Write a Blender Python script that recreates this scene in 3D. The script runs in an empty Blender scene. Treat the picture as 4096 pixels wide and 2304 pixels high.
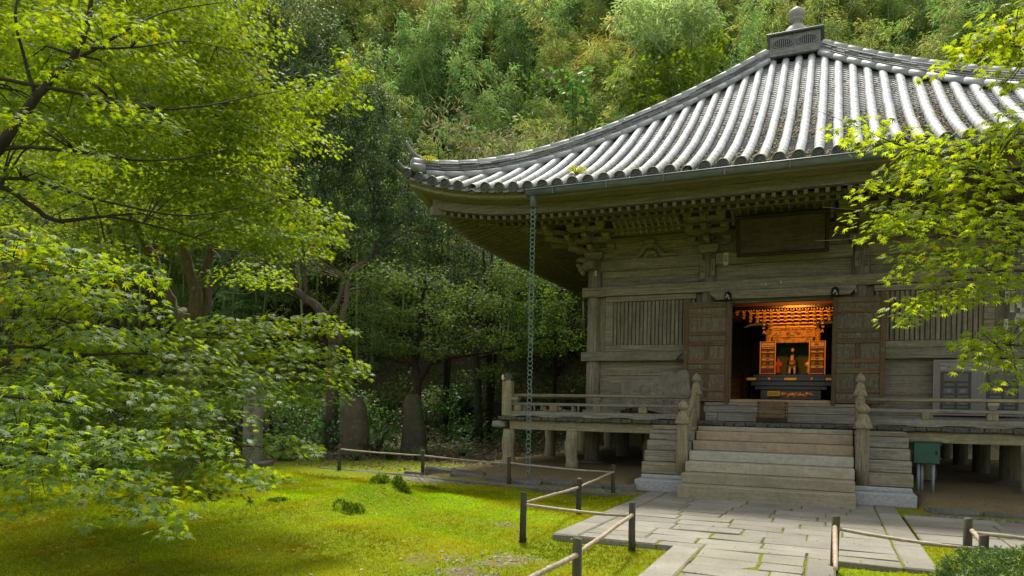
import bpy, math, random
import numpy as np
from mathutils import Vector, Matrix
random.seed(7); RNG = np.random.default_rng(7)
S = bpy.context.scene
COL = S.collection
R = math.radians

# ------------------------------------------------------------------ camera, sky, sun, exposure
YAW = 23.804
cam_d = bpy.data.cameras.new('camera'); cam = bpy.data.objects.new('camera', cam_d); COL.objects.link(cam)
cam_d.sensor_width = 36.0; cam_d.lens = 25.183; cam_d.shift_x = 0.0; cam_d.shift_y = 0.1167
cam_d.clip_start = 0.1; cam_d.clip_end = 500
_y, _r = R(YAW), R(1.14)
_rt = Vector((math.cos(_y), math.sin(_y), 0)); _fw = Vector((-math.sin(_y), math.cos(_y), 0)); _up = Vector((0, 0, 1))
_a = _rt*math.cos(_r) + _up*math.sin(_r); _b = -_rt*math.sin(_r) + _up*math.cos(_r); _c = -_fw
cam.matrix_world = Matrix(((_a.x, _b.x, _c.x, .9505), (_a.y, _b.y, _c.y, -16.178), (_a.z, _b.z, _c.z, 1.4564), (0, 0, 0, 1)))
S.camera = cam

SUN_DIR = Vector((-.45, .89, 0)).normalized(); SUN_EL = R(65)
world = bpy.data.worlds.new('World'); S.world = world; world.use_nodes = True
wt = world.node_tree
sky = wt.nodes.new('ShaderNodeTexSky'); sky.sky_type = 'NISHITA'; sky.sun_disc = False
sky.sun_elevation = SUN_EL; sky.sun_rotation = math.atan2(SUN_DIR.x, SUN_DIR.y)
sky.dust_density = 2.5; sky.air_density = 1.0; sky.ozone_density = 1.0
hz = wt.nodes.new('ShaderNodeHueSaturation'); hz.inputs['Saturation'].default_value = .38      # thin white cloud over the blue
wt.links.new(sky.outputs[0], hz.inputs['Color']); wm = wt.nodes.new('ShaderNodeVectorMath'); wm.operation = 'MULTIPLY'; wm.inputs[1].default_value = (1.04, 1.0, .90)
wt.links.new(hz.outputs[0], wm.inputs[0]); wt.links.new(wm.outputs[0], wt.nodes['Background'].inputs[0])
wt.nodes['Background'].inputs[1].default_value = 0.15
sun_d = bpy.data.lights.new('sun', 'SUN'); sun_d.energy = 2.8; sun_d.angle = R(9.0); sun_d.color = (1.0, .95, .84)
sun = bpy.data.objects.new('sun', sun_d); COL.objects.link(sun)
sv = Vector((SUN_DIR.x*math.cos(SUN_EL), SUN_DIR.y*math.cos(SUN_EL), math.sin(SUN_EL)))
sun.rotation_euler = sv.to_track_quat('Z', 'Y').to_euler(); sun.location = sv*60
S.view_settings.view_transform = 'Standard'; S.view_settings.look = 'None'
S.view_settings.exposure = 0.92; S.view_settings.gamma = 1.0
S.cycles.max_bounces = 8; S.cycles.diffuse_bounces = 3; S.cycles.glossy_bounces = 2
S.cycles.transmission_bounces = 4; S.cycles.transparent_max_bounces = 4
S.cycles.use_denoising = True; S.cycles.caustics_reflective = False; S.cycles.caustics_refractive = False
S.cycles.sample_clamp_indirect = 4.0

# ------------------------------------------------------------------ materials
class NT:
    def __init__(s, name):
        s.m = bpy.data.materials.new(name); s.m.use_nodes = True; s.t = s.m.node_tree
        s.p = s.t.nodes['Principled BSDF']; s.out = s.t.nodes['Material Output']
    def n(s, ty, **kw):
        nd = s.t.nodes.new('ShaderNode'+ty)
        for k, v in kw.items(): setattr(nd, k, v)
        return nd
    def l(s, a, b): s.t.links.new(a, b)
    def coords(s, scale=(1, 1, 1), rand=True):
        tc = s.n('TexCoord'); mp = s.n('Mapping'); mp.inputs['Scale'].default_value = scale
        s.l(tc.outputs['Object'], mp.inputs['Vector'])
        if rand:
            oi = s.n('ObjectInfo'); mul = s.n('VectorMath', operation='SCALE'); mul.inputs[0].default_value = (13, 7, 9)
            s.l(oi.outputs['Random'], mul.inputs['Scale']); s.l(mul.outputs[0], mp.inputs['Location'])
        return mp.outputs[0]
    def noise(s, vec, scale, detail=5, rough=.6, dist=0):
        nd = s.n('TexNoise'); nd.inputs['Scale'].default_value = scale; nd.inputs['Detail'].default_value = detail
        nd.inputs['Roughness'].default_value = rough; nd.inputs['Distortion'].default_value = dist
        s.l(vec, nd.inputs['Vector']); return nd.outputs['Fac']
    def ramp(s, fac, stops):
        nd = s.n('ValToRGB'); e = nd.color_ramp.elements
        while len(e) < len(stops): e.new(.5)
        for el, (p, c) in zip(e, stops): el.position = p; el.color = tuple(c)+(1,) if len(c) == 3 else c
        s.l(fac, nd.inputs[0]); return nd.outputs[0]
    def mix(s, fac, a, b, mode='MIX'):
        nd = s.n('Mix', data_type='RGBA', blend_type=mode)
        for sock, v in ((nd.inputs['Factor'], fac), (nd.inputs['A'], a), (nd.inputs['B'], b)): pass
        ins = [i for i in nd.inputs if i.enabled]
        for sock, v in zip(ins, (fac, a, b)):
            if hasattr(v, 'is_output'): s.l(v, sock)
            elif isinstance(v, (int, float)): sock.default_value = v
            else: sock.default_value = tuple(v)+(1,) if len(v) == 3 else v
        return [o for o in nd.outputs if o.enabled][0]
    def tint(s):
        a = s.n('Attribute'); a.attribute_name = 'tint'; return a.outputs['Color']
    def bump(s, h, strength=.3, dist=.02):
        b = s.n('Bump'); b.inputs['Strength'].default_value = strength; b.inputs['Distance'].default_value = dist
        s.l(h, b.inputs['Height']); s.l(b.outputs[0], s.p.inputs['Normal'])
    def rough(s, v, spec=.5):
        s.p.inputs['Roughness'].default_value = v; s.p.inputs['Specular IOR Level'].default_value = spec
    def base(s, c):
        if hasattr(c, 'is_output'): s.l(c, s.p.inputs['Base Color'])
        else: s.p.inputs['Base Color'].default_value = tuple(c)+(1,)

def plain(name, c, rough=.7, metal=0, spec=.4, var=.25, scale=8, bump=.15):
    n = NT(name); v = n.coords()
    f = n.noise(v, scale); n.base(n.ramp(f, [(.25, [x*(1-var) for x in c]), (.75, [min(1, x*(1+var)) for x in c])]))
    n.rough(rough, spec); n.p.inputs['Metallic'].default_value = metal
    if bump: n.bump(n.noise(v, scale*4), bump)
    return n.m

def wood(name, light, dark, axis='X', green=0, rings=False, grey=None, rough=.8):
    n = NT(name); sc = {'X': (1, 22, 22), 'Y': (22, 1, 22), 'Z': (22, 22, 1)}[axis]
    v = n.coords(sc); w = n.coords((1, 1, 1))
    g = n.noise(v, 1.6, 7, .65, .6)
    if rings:
        g2 = n.noise(n.coords((7, 7, 2.6)), 1.0, 2, .4, 2.2); mm = n.n('Math', operation='SINE'); m2 = n.n('Math', operation='MULTIPLY'); m2.inputs[1].default_value = 30; n.l(g2, m2.inputs[0]); n.l(m2.outputs[0], mm.inputs[0])
        m3 = n.n('MapRange'); m3.inputs[1].default_value = -1; n.l(mm.outputs[0], m3.inputs[0]); g = n.mix(.2, g, m3.outputs[0])
    col = n.ramp(g, [(.36, dark), (.52, [(a+b)/2 for a, b in zip(light, dark)]), (.66, light)])
    bl = n.noise(w, 1.1, 6, .6, .8)
    col = n.mix(n.ramp(bl, [(.35, (0, 0, 0)), (.7, (.55, .55, .55))]), col, grey or [x*.62 for x in light])
    fine = n.noise(n.coords((6, 6, 6)), 2.2, 8, .7)
    col = n.mix(.35, col, n.ramp(fine, [(.3, (.25, .25, .25)), (.7, (.9, .9, .9))]), 'OVERLAY')
    oi = n.n('ObjectInfo'); col = n.mix(1, col, n.ramp(oi.outputs['Random'], [(0, (.74, .76, .78)), (1, (1.0, .98, .94))]), 'MULTIPLY')
    if green:
        gr = n.noise(w, 2.3, 5, .6, 1)
        col = n.mix(n.ramp(gr, [(.5, (0, 0, 0)), (.75, (green, green, green))]), col, (.12, .15, .03))
    n.base(col); n.rough(rough, .25); n.bump(g, .35, .012)
    return n.m

def leafmat(name, c, tr, trans=.45, rough=.45, spec=.35):
    n = NT(name); t = n.tint()
    n.base(n.mix(1, c, t, 'MULTIPLY')); n.rough(rough, spec)
    tb = n.n('BsdfTranslucent'); n.l(n.mix(1, tr, t, 'MULTIPLY'), tb.inputs['Color'])
    mx = n.n('MixShader'); mx.inputs[0].default_value = trans
    n.l(n.p.outputs[0], mx.inputs[1]); n.l(tb.outputs[0], mx.inputs[2]); n.l(mx.outputs[0], n.out.inputs['Surface'])
    return n.m

M = {}
LW, DW = (.325, .287, .225), (.112, .096, .073)
for ax in 'XYZ':
    M['wood'+ax] = wood('weathered_wood_'+ax, LW, DW, ax)
    M['grey'+ax] = wood('silvered_wood_'+ax, (.37, .345, .29), (.15, .135, .105), ax, grey=(.22, .21, .19))
    M['mossy'+ax] = wood('mossy_wood_'+ax, (.40, .36, .25), (.19, .16, .10), ax, green=.6)
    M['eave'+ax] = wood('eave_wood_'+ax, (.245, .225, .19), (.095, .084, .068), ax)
    M['rail'+ax] = wood('handrail_wood_'+ax, (.38, .33, .22), (.15, .12, .08), ax)
M['step'] = wood('step_wood', (.50, .445, .34), (.39, .345, .26), 'X', green=.25, grey=(.27, .255, .22))
M['step_low'] = wood('damp_step_wood', (.38, .335, .24), (.29, .255, .18), 'X', green=.35, grey=(.17, .155, .12)); M['step_grey'] = wood('grey_step_wood', (.45, .43, .37), (.36, .345, .29), 'X', grey=(.3, .3, .29))
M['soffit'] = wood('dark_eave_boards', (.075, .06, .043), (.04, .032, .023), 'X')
M['step_rust'] = wood('step_wood_rusty', (.45, .35, .235), (.34, .26, .17), 'X', grey=(.24, .22, .2))
M['edgewood'] = wood('dark_plank_ends', (.2, .18, .14), (.04, .035, .028), 'Y')
M['doorZ'] = wood('door_wood_upright', (.18, .115, .065), (.075, .045, .025), 'Z')
M['doorX'] = wood('door_wood_rail', (.21, .145, .085), (.085, .052, .03), 'X')
M['panel'] = wood('door_panel_wood', (.22, .185, .135), (.10, .08, .058), 'Z', rings=True)
M['sill'] = wood('fresh_sill_wood', (.55, .36, .19), (.36, .22, .11), 'X', grey=(.4, .26, .15))
M['darkwood'] = wood('smoke_dark_wood', (.06, .042, .03), (.025, .016, .011), 'X')
M['board'] = wood('plaque_board', (.075, .055, .038), (.025, .018, .012), 'X', grey=(.11, .085, .06))

def tile_mat(name, c0, c1, mossf):
    n = NT(name); v = n.coords((1, 1, 1), False)
    col = n.ramp(n.noise(v, 7, 6, .65), [(.3, c0), (.7, c1)])
    col = n.mix(1, col, n.tint(), 'MULTIPLY')
    st = n.noise(v, 26, 4, .7); col = n.mix(n.ramp(st, [(.62, (0, 0, 0)), (.75, (.6, .6, .6))]), col, (.12, .12, .11))
    mo = n.noise(v, 3.1, 6, .7); col = n.mix(n.ramp(mo, [(.58, (0, 0, 0)), (.68, (mossf, mossf, mossf))]), col, (.11, .13, .02))
    n.base(col); n.rough(.55, .4); n.bump(n.noise(v, 40, 3), .12, .01); return n.m
M['tile'] = tile_mat('silver_roof_tile', (.29, .305, .315), (.44, .455, .465), .35)
M['pantile'] = tile_mat('pan_tile', (.26, .265, .27), (.40, .405, .41), .4)
M['ridge'] = tile_mat('ridge_tile', (.12, .125, .125), (.25, .255, .25), .35)
M['disc'] = tile_mat('eave_disc_tile', (.05, .053, .045), (.125, .13, .11), .6)
M['oldstone'] = tile_mat('finial_stone', (.24, .24, .22), (.42, .42, .39), .25)
M['gutter'] = plain('gutter_metal', (.095, .105, .115), .45, .35, .5, .3, 5)
n = NT('gutter_paint'); v = n.coords((1, 8, 1), False)
c = n.ramp(n.noise(v, 3, 5), [(.3, (.06, .068, .078)), (.65, (.12, .135, .15))])
c = n.mix(n.ramp(n.noise(n.coords((5, 1, 1), False), 1.7, 6, .7), [(.6, (0, 0, 0)), (.72, (.8, .8, .8))]), c, (.17, .085, .03)); n.base(c); n.rough(.42, .5); M['gutter'] = n.m
M['chain'] = plain('verdigris_chain', (.21, .31, .30), .5, .5)
M['granite'] = plain('pale_granite', (.34, .35, .35), .75, 0, .3, .3, 30)
M['iron'] = plain('black_iron', (.02, .021, .025), .4, .6)
M['paper'] = plain('old_paper', (.45, .43, .38), .9); M['ink'] = plain('black_ink', (.02, .018, .016), .8)
M['boxgreen'] = plain('green_box_paint', (.012, .075, .045), .45, 0, .5, .12)
M['pipe'] = plain('grey_pipe', (.26, .29, .31), .5)
M['poster'] = plain('faded_poster', (.155, .14, .135), .4, 0, .5, .1, 3); M['poster_pale'] = plain('poster_caption', (.25, .232, .222), .45, 0, .5, .1)
M['poster_dark'] = plain('poster_print', (.028, .026, .025), .45, 0, .5, .4, 12); M['poster_mid'] = plain('poster_print_grey', (.095, .09, .087), .45, 0, .5, .3, 9)
M['gold'] = plain('gilded_lacquer', (.85, .46, .10), .38, .35, .5, .3, 30)
M['brocade'] = None
n = NT('painted_brocade'); v = n.coords((1, 1, 1), False)
vo = n.n('TexVoronoi'); vo.inputs['Scale'].default_value = 16; n.l(v, vo.inputs['Vector'])
c = n.ramp(vo.outputs['Distance'], [(.18, (.10, .12, .05)), (.3, (.75, .36, .07)), (.6, (.9, .5, .14))])
c = n.mix(n.ramp(n.noise(v, 7, 3), [(.52, (0, 0, 0)), (.62, (.7, .7, .7))]), c, (.10, .17, .10)); n.base(c); n.rough(.45, .4); M['brocade'] = n.m
M['lacquer'] = plain('black_lacquer', (.012, .013, .016), .22, 0, .6, .2)
M['redlac'] = plain('dark_red_lacquer', (.13, .03, .015), .4); M['vermil'] = plain('vermilion', (.55, .09, .03), .5)
M['verdi'] = plain('painted_green', (.08, .14, .06), .6); M['cream'] = plain('cream_paint', (.8, .62, .4), .6)
M['wallin'] = plain('dim_inner_wall', (.10, .05, .03), .7); M['yellow'] = plain('yellow_notice', (.75, .62, .08), .5, 0, .4, .05)
M['bamboo'] = wood('dry_bamboo', (.48, .40, .29), (.22, .17, .12), 'X', grey=(.42, .36, .28), rough=.5)
M['post'] = wood('charred_post', (.13, .115, .085), (.035, .03, .022), 'Z', green=.45, grey=(.05, .048, .042))

def bark(name, c, d, moss=.5):
    n = NT(name); v = n.coords((1, 1, 1), False)
    f = n.noise(n.coords((7, 7, 2.2), False), 3, 7, .7, .5); col = n.ramp(f, [(.3, d), (.7, c)])
    lk = n.noise(v, 5, 5, .7); col = n.mix(n.ramp(lk, [(.62, (0, 0, 0)), (.7, (.6, .6, .6))]), col, (.25, .27, .22))
    mo = n.noise(v, 1.7, 6, .7); col = n.mix(n.ramp(mo, [(.5, (0, 0, 0)), (.65, (moss, moss, moss))]), col, (.07, .085, .015))
    n.base(col); n.rough(.9, .2); n.bump(f, .6, .03); return n.m
M['bark'] = bark('tree_bark', (.14, .11, .08), (.045, .034, .025), .55); M['barkdark'] = bark('dark_bark', (.06, .047, .035), (.02, .016, .012), .2)
M['barkpale'] = bark('lichen_bark', (.27, .225, .165), (.10, .075, .055), .45)
M['culm'] = plain('bamboo_culm', (.22, .27, .09), .5)
def stone(name, a, b, spots=.7, moss=.4):
    n = NT(name); v = n.coords((1, 1, 1), False)
    f = n.noise(v, 4, 8, .7); col = n.ramp(f, [(.3, a), (.7, b)])
    col = n.mix(n.ramp(n.noise(v, 17, 5, .75), [(.6, (0, 0, 0)), (.68, (spots, spots, spots))]), col, (.45, .46, .42))
    col = n.mix(n.ramp(n.noise(v, 2, 6, .7, .5), [(.48, (0, 0, 0)), (.7, (moss, moss, moss))]), col, (.07, .08, .02))
    n.base(col); n.rough(.9, .25); n.bump(n.noise(v, 7, 9, .8), .9, .07); return n.m
M['stele'] = stone('mossy_stele', (.075, .062, .04), (.18, .15, .10), .7, .6); M['stele_dark'] = stone('dark_stele', (.06, .054, .038), (.14, .125, .085), .2, .6)
M['slab'] = stone('lichen_slab', (.15, .13, .105), (.32, .285, .235), .85, 0.1); M['rock'] = stone('kerb_rock', (.10, .095, .08), (.21, .20, .175), .2, .55)
M['pillar'] = stone('whitened_stone', (.15, .145, .125), (.33, .32, .29), .4, .25)
n = NT('paving_stone'); v = n.coords((1, 1, 1), False)
c = n.ramp(n.noise(v, 1.4, 6, .6), [(.3, (.17, .162, .136)), (.7, (.265, .252, .213))]); c = n.mix(1, c, n.tint(), 'MULTIPLY')
sp = n.noise(v, 70, 3, .8); c = n.mix(.55, c, n.ramp(sp, [(.35, (.3, .3, .3)), (.65, (.72, .72, .72))]), 'OVERLAY')
c = n.mix(n.ramp(n.noise(v, .9, 7, .7), [(.5, (0, 0, 0)), (.75, (.5, .5, .5))]), c, (.20, .18, .12))
n.base(c); n.rough(.85, .3); n.bump(n.mix(.5, n.noise(v, 28, 6, .75), sp), .55, .012); M['paving'] = n.m
M['gravel'] = None
n = NT('pebble'); n.base(n.mix(1, n.ramp(n.noise(n.coords((1, 1, 1), False), 22, 3), [(.3, (.11, .10, .08)), (.7, (.22, .20, .17))]), n.tint(), 'MULTIPLY')); n.rough(.8); M['gravel'] = n.m
n = NT('litter'); n.base(n.mix(1, (.20, .155, .12), n.tint(), 'MULTIPLY')); n.rough(.9, .2); M['litter'] = n.m
M['maple'] = leafmat('maple_leaf', (.062, .122, .024), (.41, .54, .008), .44, .5, .3)
M['maple2'] = leafmat('bright_maple_leaf', (.11, .18, .018), (.52, .64, .01), .5, .48, .3)
M['camellia'] = leafmat('camellia_leaf', (.062, .105, .055), (.17, .26, .05), .28, .55, .28)
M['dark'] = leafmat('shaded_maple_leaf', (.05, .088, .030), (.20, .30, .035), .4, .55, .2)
M['bamleaf'] = leafmat('bamboo_leaf', (.18, .275, .09), (.40, .53, .10), .4, .55, .25)
M['under'] = leafmat('undergrowth_leaf', (.07, .12, .03), (.2, .32, .04), .35, .5, .3)
M['dry'] = leafmat('dry_leaf', (.40, .33, .17), (.4, .32, .13), .3, .7, .2)
M['fern'] = leafmat('fern_frond', (.28, .32, .02), (.6, .6, .04), .4, .5, .3)
M['mossblade'] = leafmat('moss_blade', (.37, .43, .005), (.5, .55, .006), .4, .8, .1)
M['mossdark'] = leafmat('dark_moss_blade', (.075, .125, .01), (.16, .24, .012), .3, .7, .15)
M['yew'] = leafmat('yew_needle', (.055, .12, .03), (.2, .33, .03), .25, .35, .5)

# ------------------------------------------------------------------ mesh helpers
def link(o, parent=None):
    COL.objects.link(o)
    if parent is not None: o.parent = parent
    return o
def tag(o, label=None, cat=None, group=None, kind=None):
    for k, v in (('label', label), ('category', cat), ('group', group), ('kind', kind)):
        if v: o[k] = v
    return o
def thing(name, label, cat, loc=(0, 0, 0), rz=0, group=None):
    o = bpy.data.objects.new(name, None); o.empty_display_size = .2
    o.location = loc; o.rotation_euler = (0, 0, rz); link(o); return tag(o, label, cat, group)
def arrmesh(name, V, F, mat, parent=None, tint=None, smooth=False):
    """V (n,3); F (m,k) same-size faces"""
    V = np.asarray(V, np.float32); F = np.asarray(F, np.int32)
    me = bpy.data.meshes.new(name); k = F.shape[1]
    me.vertices.add(len(V)); me.vertices.foreach_set('co', V.ravel())
    me.loops.add(F.size); me.loops.foreach_set('vertex_index', F.ravel())
    me.polygons.add(len(F)); me.polygons.foreach_set('loop_start', np.arange(0, F.size, k, dtype=np.int32))
    me.polygons.foreach_set('loop_total', np.full(len(F), k, np.int32))
    if smooth: me.polygons.foreach_set('use_smooth', np.ones(len(F), bool))
    me.update(calc_edges=True)
    if tint is not None:
        a = me.color_attributes.new('tint', 'FLOAT_COLOR', 'POINT')
        t = np.ones((len(V), 4), np.float32); t[:, :3] = tint; a.data.foreach_set('color', t.ravel())
    me.materials.append(mat)
    return link(bpy.data.objects.new(name, me), parent)
class MB:
    def __init__(s): s.v = []; s.f = []; s.t = []; s.sm = []
    def add(s, vs, fs, t=(1, 1, 1), smooth=False):
        b = len(s.v); s.v += [tuple(x) for x in vs]; s.f += [tuple(b+i for i in f) for f in fs]
        s.t += [t]*len(vs); s.sm += [smooth]*len(fs); return s
    def box(s, x0, x1, y0, y1, z0, z1, ch=.008, rot=None, t=(1, 1, 1), jit=0):
        c = Vector(((x0+x1)/2, (y0+y1)/2, (z0+z1)/2)); h = [abs(x1-x0)/2, abs(y1-y0)/2, abs(z1-z0)/2]
        ch = min(ch, min(h)*.45); idx = {}; vs = []
        for sx in (-1, 1):
            for sy in (-1, 1):
                for sz in (-1, 1):
                    sg = (sx, sy, sz)
                    for a in range(3):
                        p = [sg[i]*(h[i]-(0 if i == a else ch)) for i in range(3)]
                        p = Vector(p)
                        if jit: p += Vector((random.uniform(-jit, jit), random.uniform(-jit, jit), random.uniform(-jit, jit)))
                        idx[sg+(a,)] = len(vs); vs.append(c+(rot @ p if rot is not None else p))
        fs = []
        for a in range(3):
            b, d = (a+1) % 3, (a+2) % 3
            for sg in (-1, 1):
                q = []
                for (u, w) in ((-1, -1), (1, -1), (1, 1), (-1, 1)):
                    k = [0, 0, 0]; k[a] = sg; k[b] = u; k[d] = w; q.append(idx[tuple(k)+(a,)])
                fs.append(q if sg > 0 else q[::-1])
        for a in range(3):                     # edges along axis a
            b, d = (a+1) % 3, (a+2) % 3
            for u in (-1, 1):
                for w in (-1, 1):
                    k0 = [0, 0, 0]; k1 = [0, 0, 0]; k0[a] = -1; k1[a] = 1
                    for k in (k0, k1): k[b] = u; k[d] = w
                    q = [idx[tuple(k0)+(b,)], idx[tuple(k1)+(b,)], idx[tuple(k1)+(d,)], idx[tuple(k0)+(d,)]]
                    fs.append(q if u*w > 0 else q[::-1])
        for sx in (-1, 1):
            for sy in (-1, 1):
                for sz in (-1, 1):
                    q = [idx[(sx, sy, sz, i)] for i in range(3)]; fs.append(q if sx*sy*sz > 0 else q[::-1])
        return s.add(vs, fs, t)
    def bar(s, p0, p1, w, h, ch=.006, t=(1, 1, 1)):
        p0, p1 = Vector(p0), Vector(p1); d = p1-p0; L = d.length; x = d.normalized()
        y = Vector((0, 0, 1)).cross(x); y = y.normalized() if y.length > 1e-4 else Vector((0, 1, 0)); z = x.cross(y)
        rot = Matrix((x, y, z)).transposed(); m = (p0+p1)/2
        b = MB(); b.box(-L/2, L/2, -w/2, w/2, -h/2, h/2, ch)
        return s.add([m+rot @ Vector(v) for v in b.v], b.f, t)
    def tube(s, path, n=8, cap=True, t=(1, 1, 1), wob=0):
        P = [Vector(p[:3]) for p in path]; rs = [p[3] for p in path]; vs = []; up = Vector((.31, .17, .93)); prev = None
        for i, p in enumerate(P):
            d = (P[min(i+1, len(P)-1)]-P[max(i-1, 0)]).normalized()
            if prev is None:
                a = d.orthogonal().normalized() if abs(d.dot(up)) > .95 else d.cross(up).normalized()
            else:
                a = (prev-d*prev.dot(d)).normalized()
            prev = a; b = d.cross(a)
            for k in range(n):
                an = 2*math.pi*k/n; rr = rs[i]*(1+(random.uniform(-wob, wob) if wob else 0))
                vs.append(p+a*math.cos(an)*rr+b*math.sin(an)*rr)
        fs = [(i*n+k, i*n+(k+1) % n, (i+1)*n+(k+1) % n, (i+1)*n+k) for i in range(len(P)-1) for k in range(n)]
        if cap: fs += [tuple(range(n))[::-1], tuple((len(P)-1)*n+k for k in range(n))]
        return s.add(vs, fs, t, True)
    def lathe(s, prof, cx, cy, n=20, lobes=0, amp=0, t=(1, 1, 1)):
        """prof: (r, z[, lobe weight])"""
        vs = []
        for q in prof:
            r, z = q[0], q[1]; lw = q[2] if len(q) > 2 else 0
            for k in range(n):
                an = 2*math.pi*k/n; rr = r*(1+amp*lw*math.cos(lobes*an)); vs.append((cx+rr*math.cos(an), cy+rr*math.sin(an), z))
        fs = [(i*n+k, i*n+(k+1) % n, (i+1)*n+(k+1) % n, (i+1)*n+k) for i in range(len(prof)-1) for k in range(n)]
        fs += [tuple(range(n))[::-1], tuple((len(prof)-1)*n+k for k in range(n))]
        return s.add(vs, fs, t, True)
    def prism(s, poly, f0, f1, t=(1, 1, 1)):
        """poly: 2-D points; f0/f1 map a point to the two faces' 3-D positions"""
        n = len(poly); vs = [f0(*p) for p in poly]+[f1(*p) for p in poly]
        fs = [tuple(range(n))[::-1], tuple(n+i for i in range(n))]+[(i, (i+1) % n, n+(i+1) % n, n+i) for i in range(n)]
        return s.add(vs, fs, t)
    def ell(s, c, r, n=10, m=6, t=(1, 1, 1), jit=0):
        vs = []
        for i in range(m+1):
            th = math.pi*i/m
            for k in range(n):
                an = 2*math.pi*k/n; j = 1+random.uniform(-jit, jit)
                vs.append((c[0]+r[0]*math.sin(th)*math.cos(an)*j, c[1]+r[1]*math.sin(th)*math.sin(an)*j, c[2]+r[2]*math.cos(th)*j))
        fs = [(i*n+k, (i+1)*n+k, (i+1)*n+(k+1) % n, i*n+(k+1) % n) for i in range(m) for k in range(n)]
        return s.add(vs, fs, t, True)
    def build(s, name, mat, parent=None, label=None):
        me = bpy.data.meshes.new(name); me.from_pydata(s.v, [], s.f); me.update()
        me.polygons.foreach_set('use_smooth', s.sm)
        a = me.color_attributes.new('tint', 'FLOAT_COLOR', 'POINT')
        t = np.ones((len(s.v), 4), np.float32); t[:, :3] = np.array(s.t); a.data.foreach_set('color', t.ravel())
        me.materials.append(mat); o = link(bpy.data.objects.new(name, me), parent)
        if label: o['label'] = label
        return o
def text(name, body, size, mat, parent, loc, rot=(R(90), 0, 0), ext=.001):
    cu = bpy.data.curves.new(name, 'FONT'); cu.body = body; cu.size = size; cu.extrude = ext; cu.align_x = 'CENTER'; cu.align_y = 'CENTER'; cu.resolution_u = 2
    tmp = bpy.data.objects.new(name+'_tmp', cu); COL.objects.link(tmp)
    bpy.context.view_layer.update()
    me = bpy.data.meshes.new_from_object(tmp.evaluated_get(bpy.context.evaluated_depsgraph_get()))
    bpy.data.objects.remove(tmp); me.materials.clear(); me.materials.append(mat)
    o = bpy.data.objects.new(name, me); o.location = loc; o.rotation_euler = rot
    return link(o, parent)
def copy_tree(o, parent=None):
    c = o.copy(); COL.objects.link(c)
    if parent is not None: c.parent = parent
    for ch in list(o.children): copy_tree(ch, c)
    return c

# leaf templates: x across, y towards the tip, z up
def star(tips, lens, valley=.36):
    v = [(0, .05, 0)]; n = len(tips); ring = [(0, -.12, 0)]
    for i, (a, l) in enumerate(zip(tips, lens)):
        ring.append((l*math.sin(R(a)), l*math.cos(R(a))+.05, -.16*l*l))
        if i < n-1: b = (a+tips[i+1])/2; ring.append((valley*math.sin(R(b)), valley*math.cos(R(b))+.05, .02))
    v += ring; m = len(ring)
    return np.array(v, np.float32), np.array([(0, 1+(i+1) % m, 1+i) for i in range(m)], np.int32)
STAR7 = star((-118, -76, -38, 0, 38, 76, 118), (.42, .74, .92, 1, .92, .74, .42), .33)
STAR5 = star((-80, -42, 0, 42, 80), (.62, .9, 1, .9, .62), .32)
OVAL = (np.array([(0, 0, 0), (.26, .38, .05), (0, 1, -.1), (-.26, .38, .05), (0, .45, -.03)], np.float32), np.array([(0, 1, 4), (1, 2, 4), (4, 2, 3), (0, 4, 3)], np.int32))
KITE = (np.array([(0, 0, 0), (.3, .45, .06), (0, 1, -.08), (-.3, .45, .06)], np.float32), np.array([(0, 1, 2), (0, 2, 3)], np.int32))
BLADE = (np.array([(0, 0, 0), (.085, .4, .03), (0, 1, -.12), (-.085, .4, .03)], np.float32), np.array([(0, 1, 2), (0, 2, 3)], np.int32))
GRASS = (np.array([(-.16, 0, 0), (.16, 0, 0), (0, 1, 0)], np.float32), np.array([(0, 1, 2)], np.int32))
def unit(a): return a/np.maximum(np.linalg.norm(a, axis=1, keepdims=True), 1e-6)
def scatter(name, tpl, P, F, N, sc, tint, mat, parent=None):
    tv, tf = tpl; n = len(P); F = unit(F); N = unit(N-F*(N*F).sum(1, keepdims=True)); B = np.cross(F, N); sc = np.asarray(sc).reshape(-1, 1, 1)
    V = P[:, None, :]+sc*(tv[None, :, 0:1]*B[:, None]+tv[None, :, 1:2]*F[:, None]+tv[None, :, 2:3]*N[:, None])
    Fc = tf[None]+(np.arange(n)*len(tv))[:, None, None]
    T = np.repeat(tint, len(tv), 0)
    return arrmesh(name, V.reshape(-1, 3), Fc.reshape(-1, tf.shape[1]), mat, parent, T)
def tints(n, v=.25, y=.2):
    a = 1+RNG.uniform(-v, v, n); b = RNG.uniform(-y, y, n); return np.stack([a*(1+b), a*(1+b*.3), a*(1-b)], 1)
CY, SY = math.cos(_y), math.sin(_y)
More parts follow.
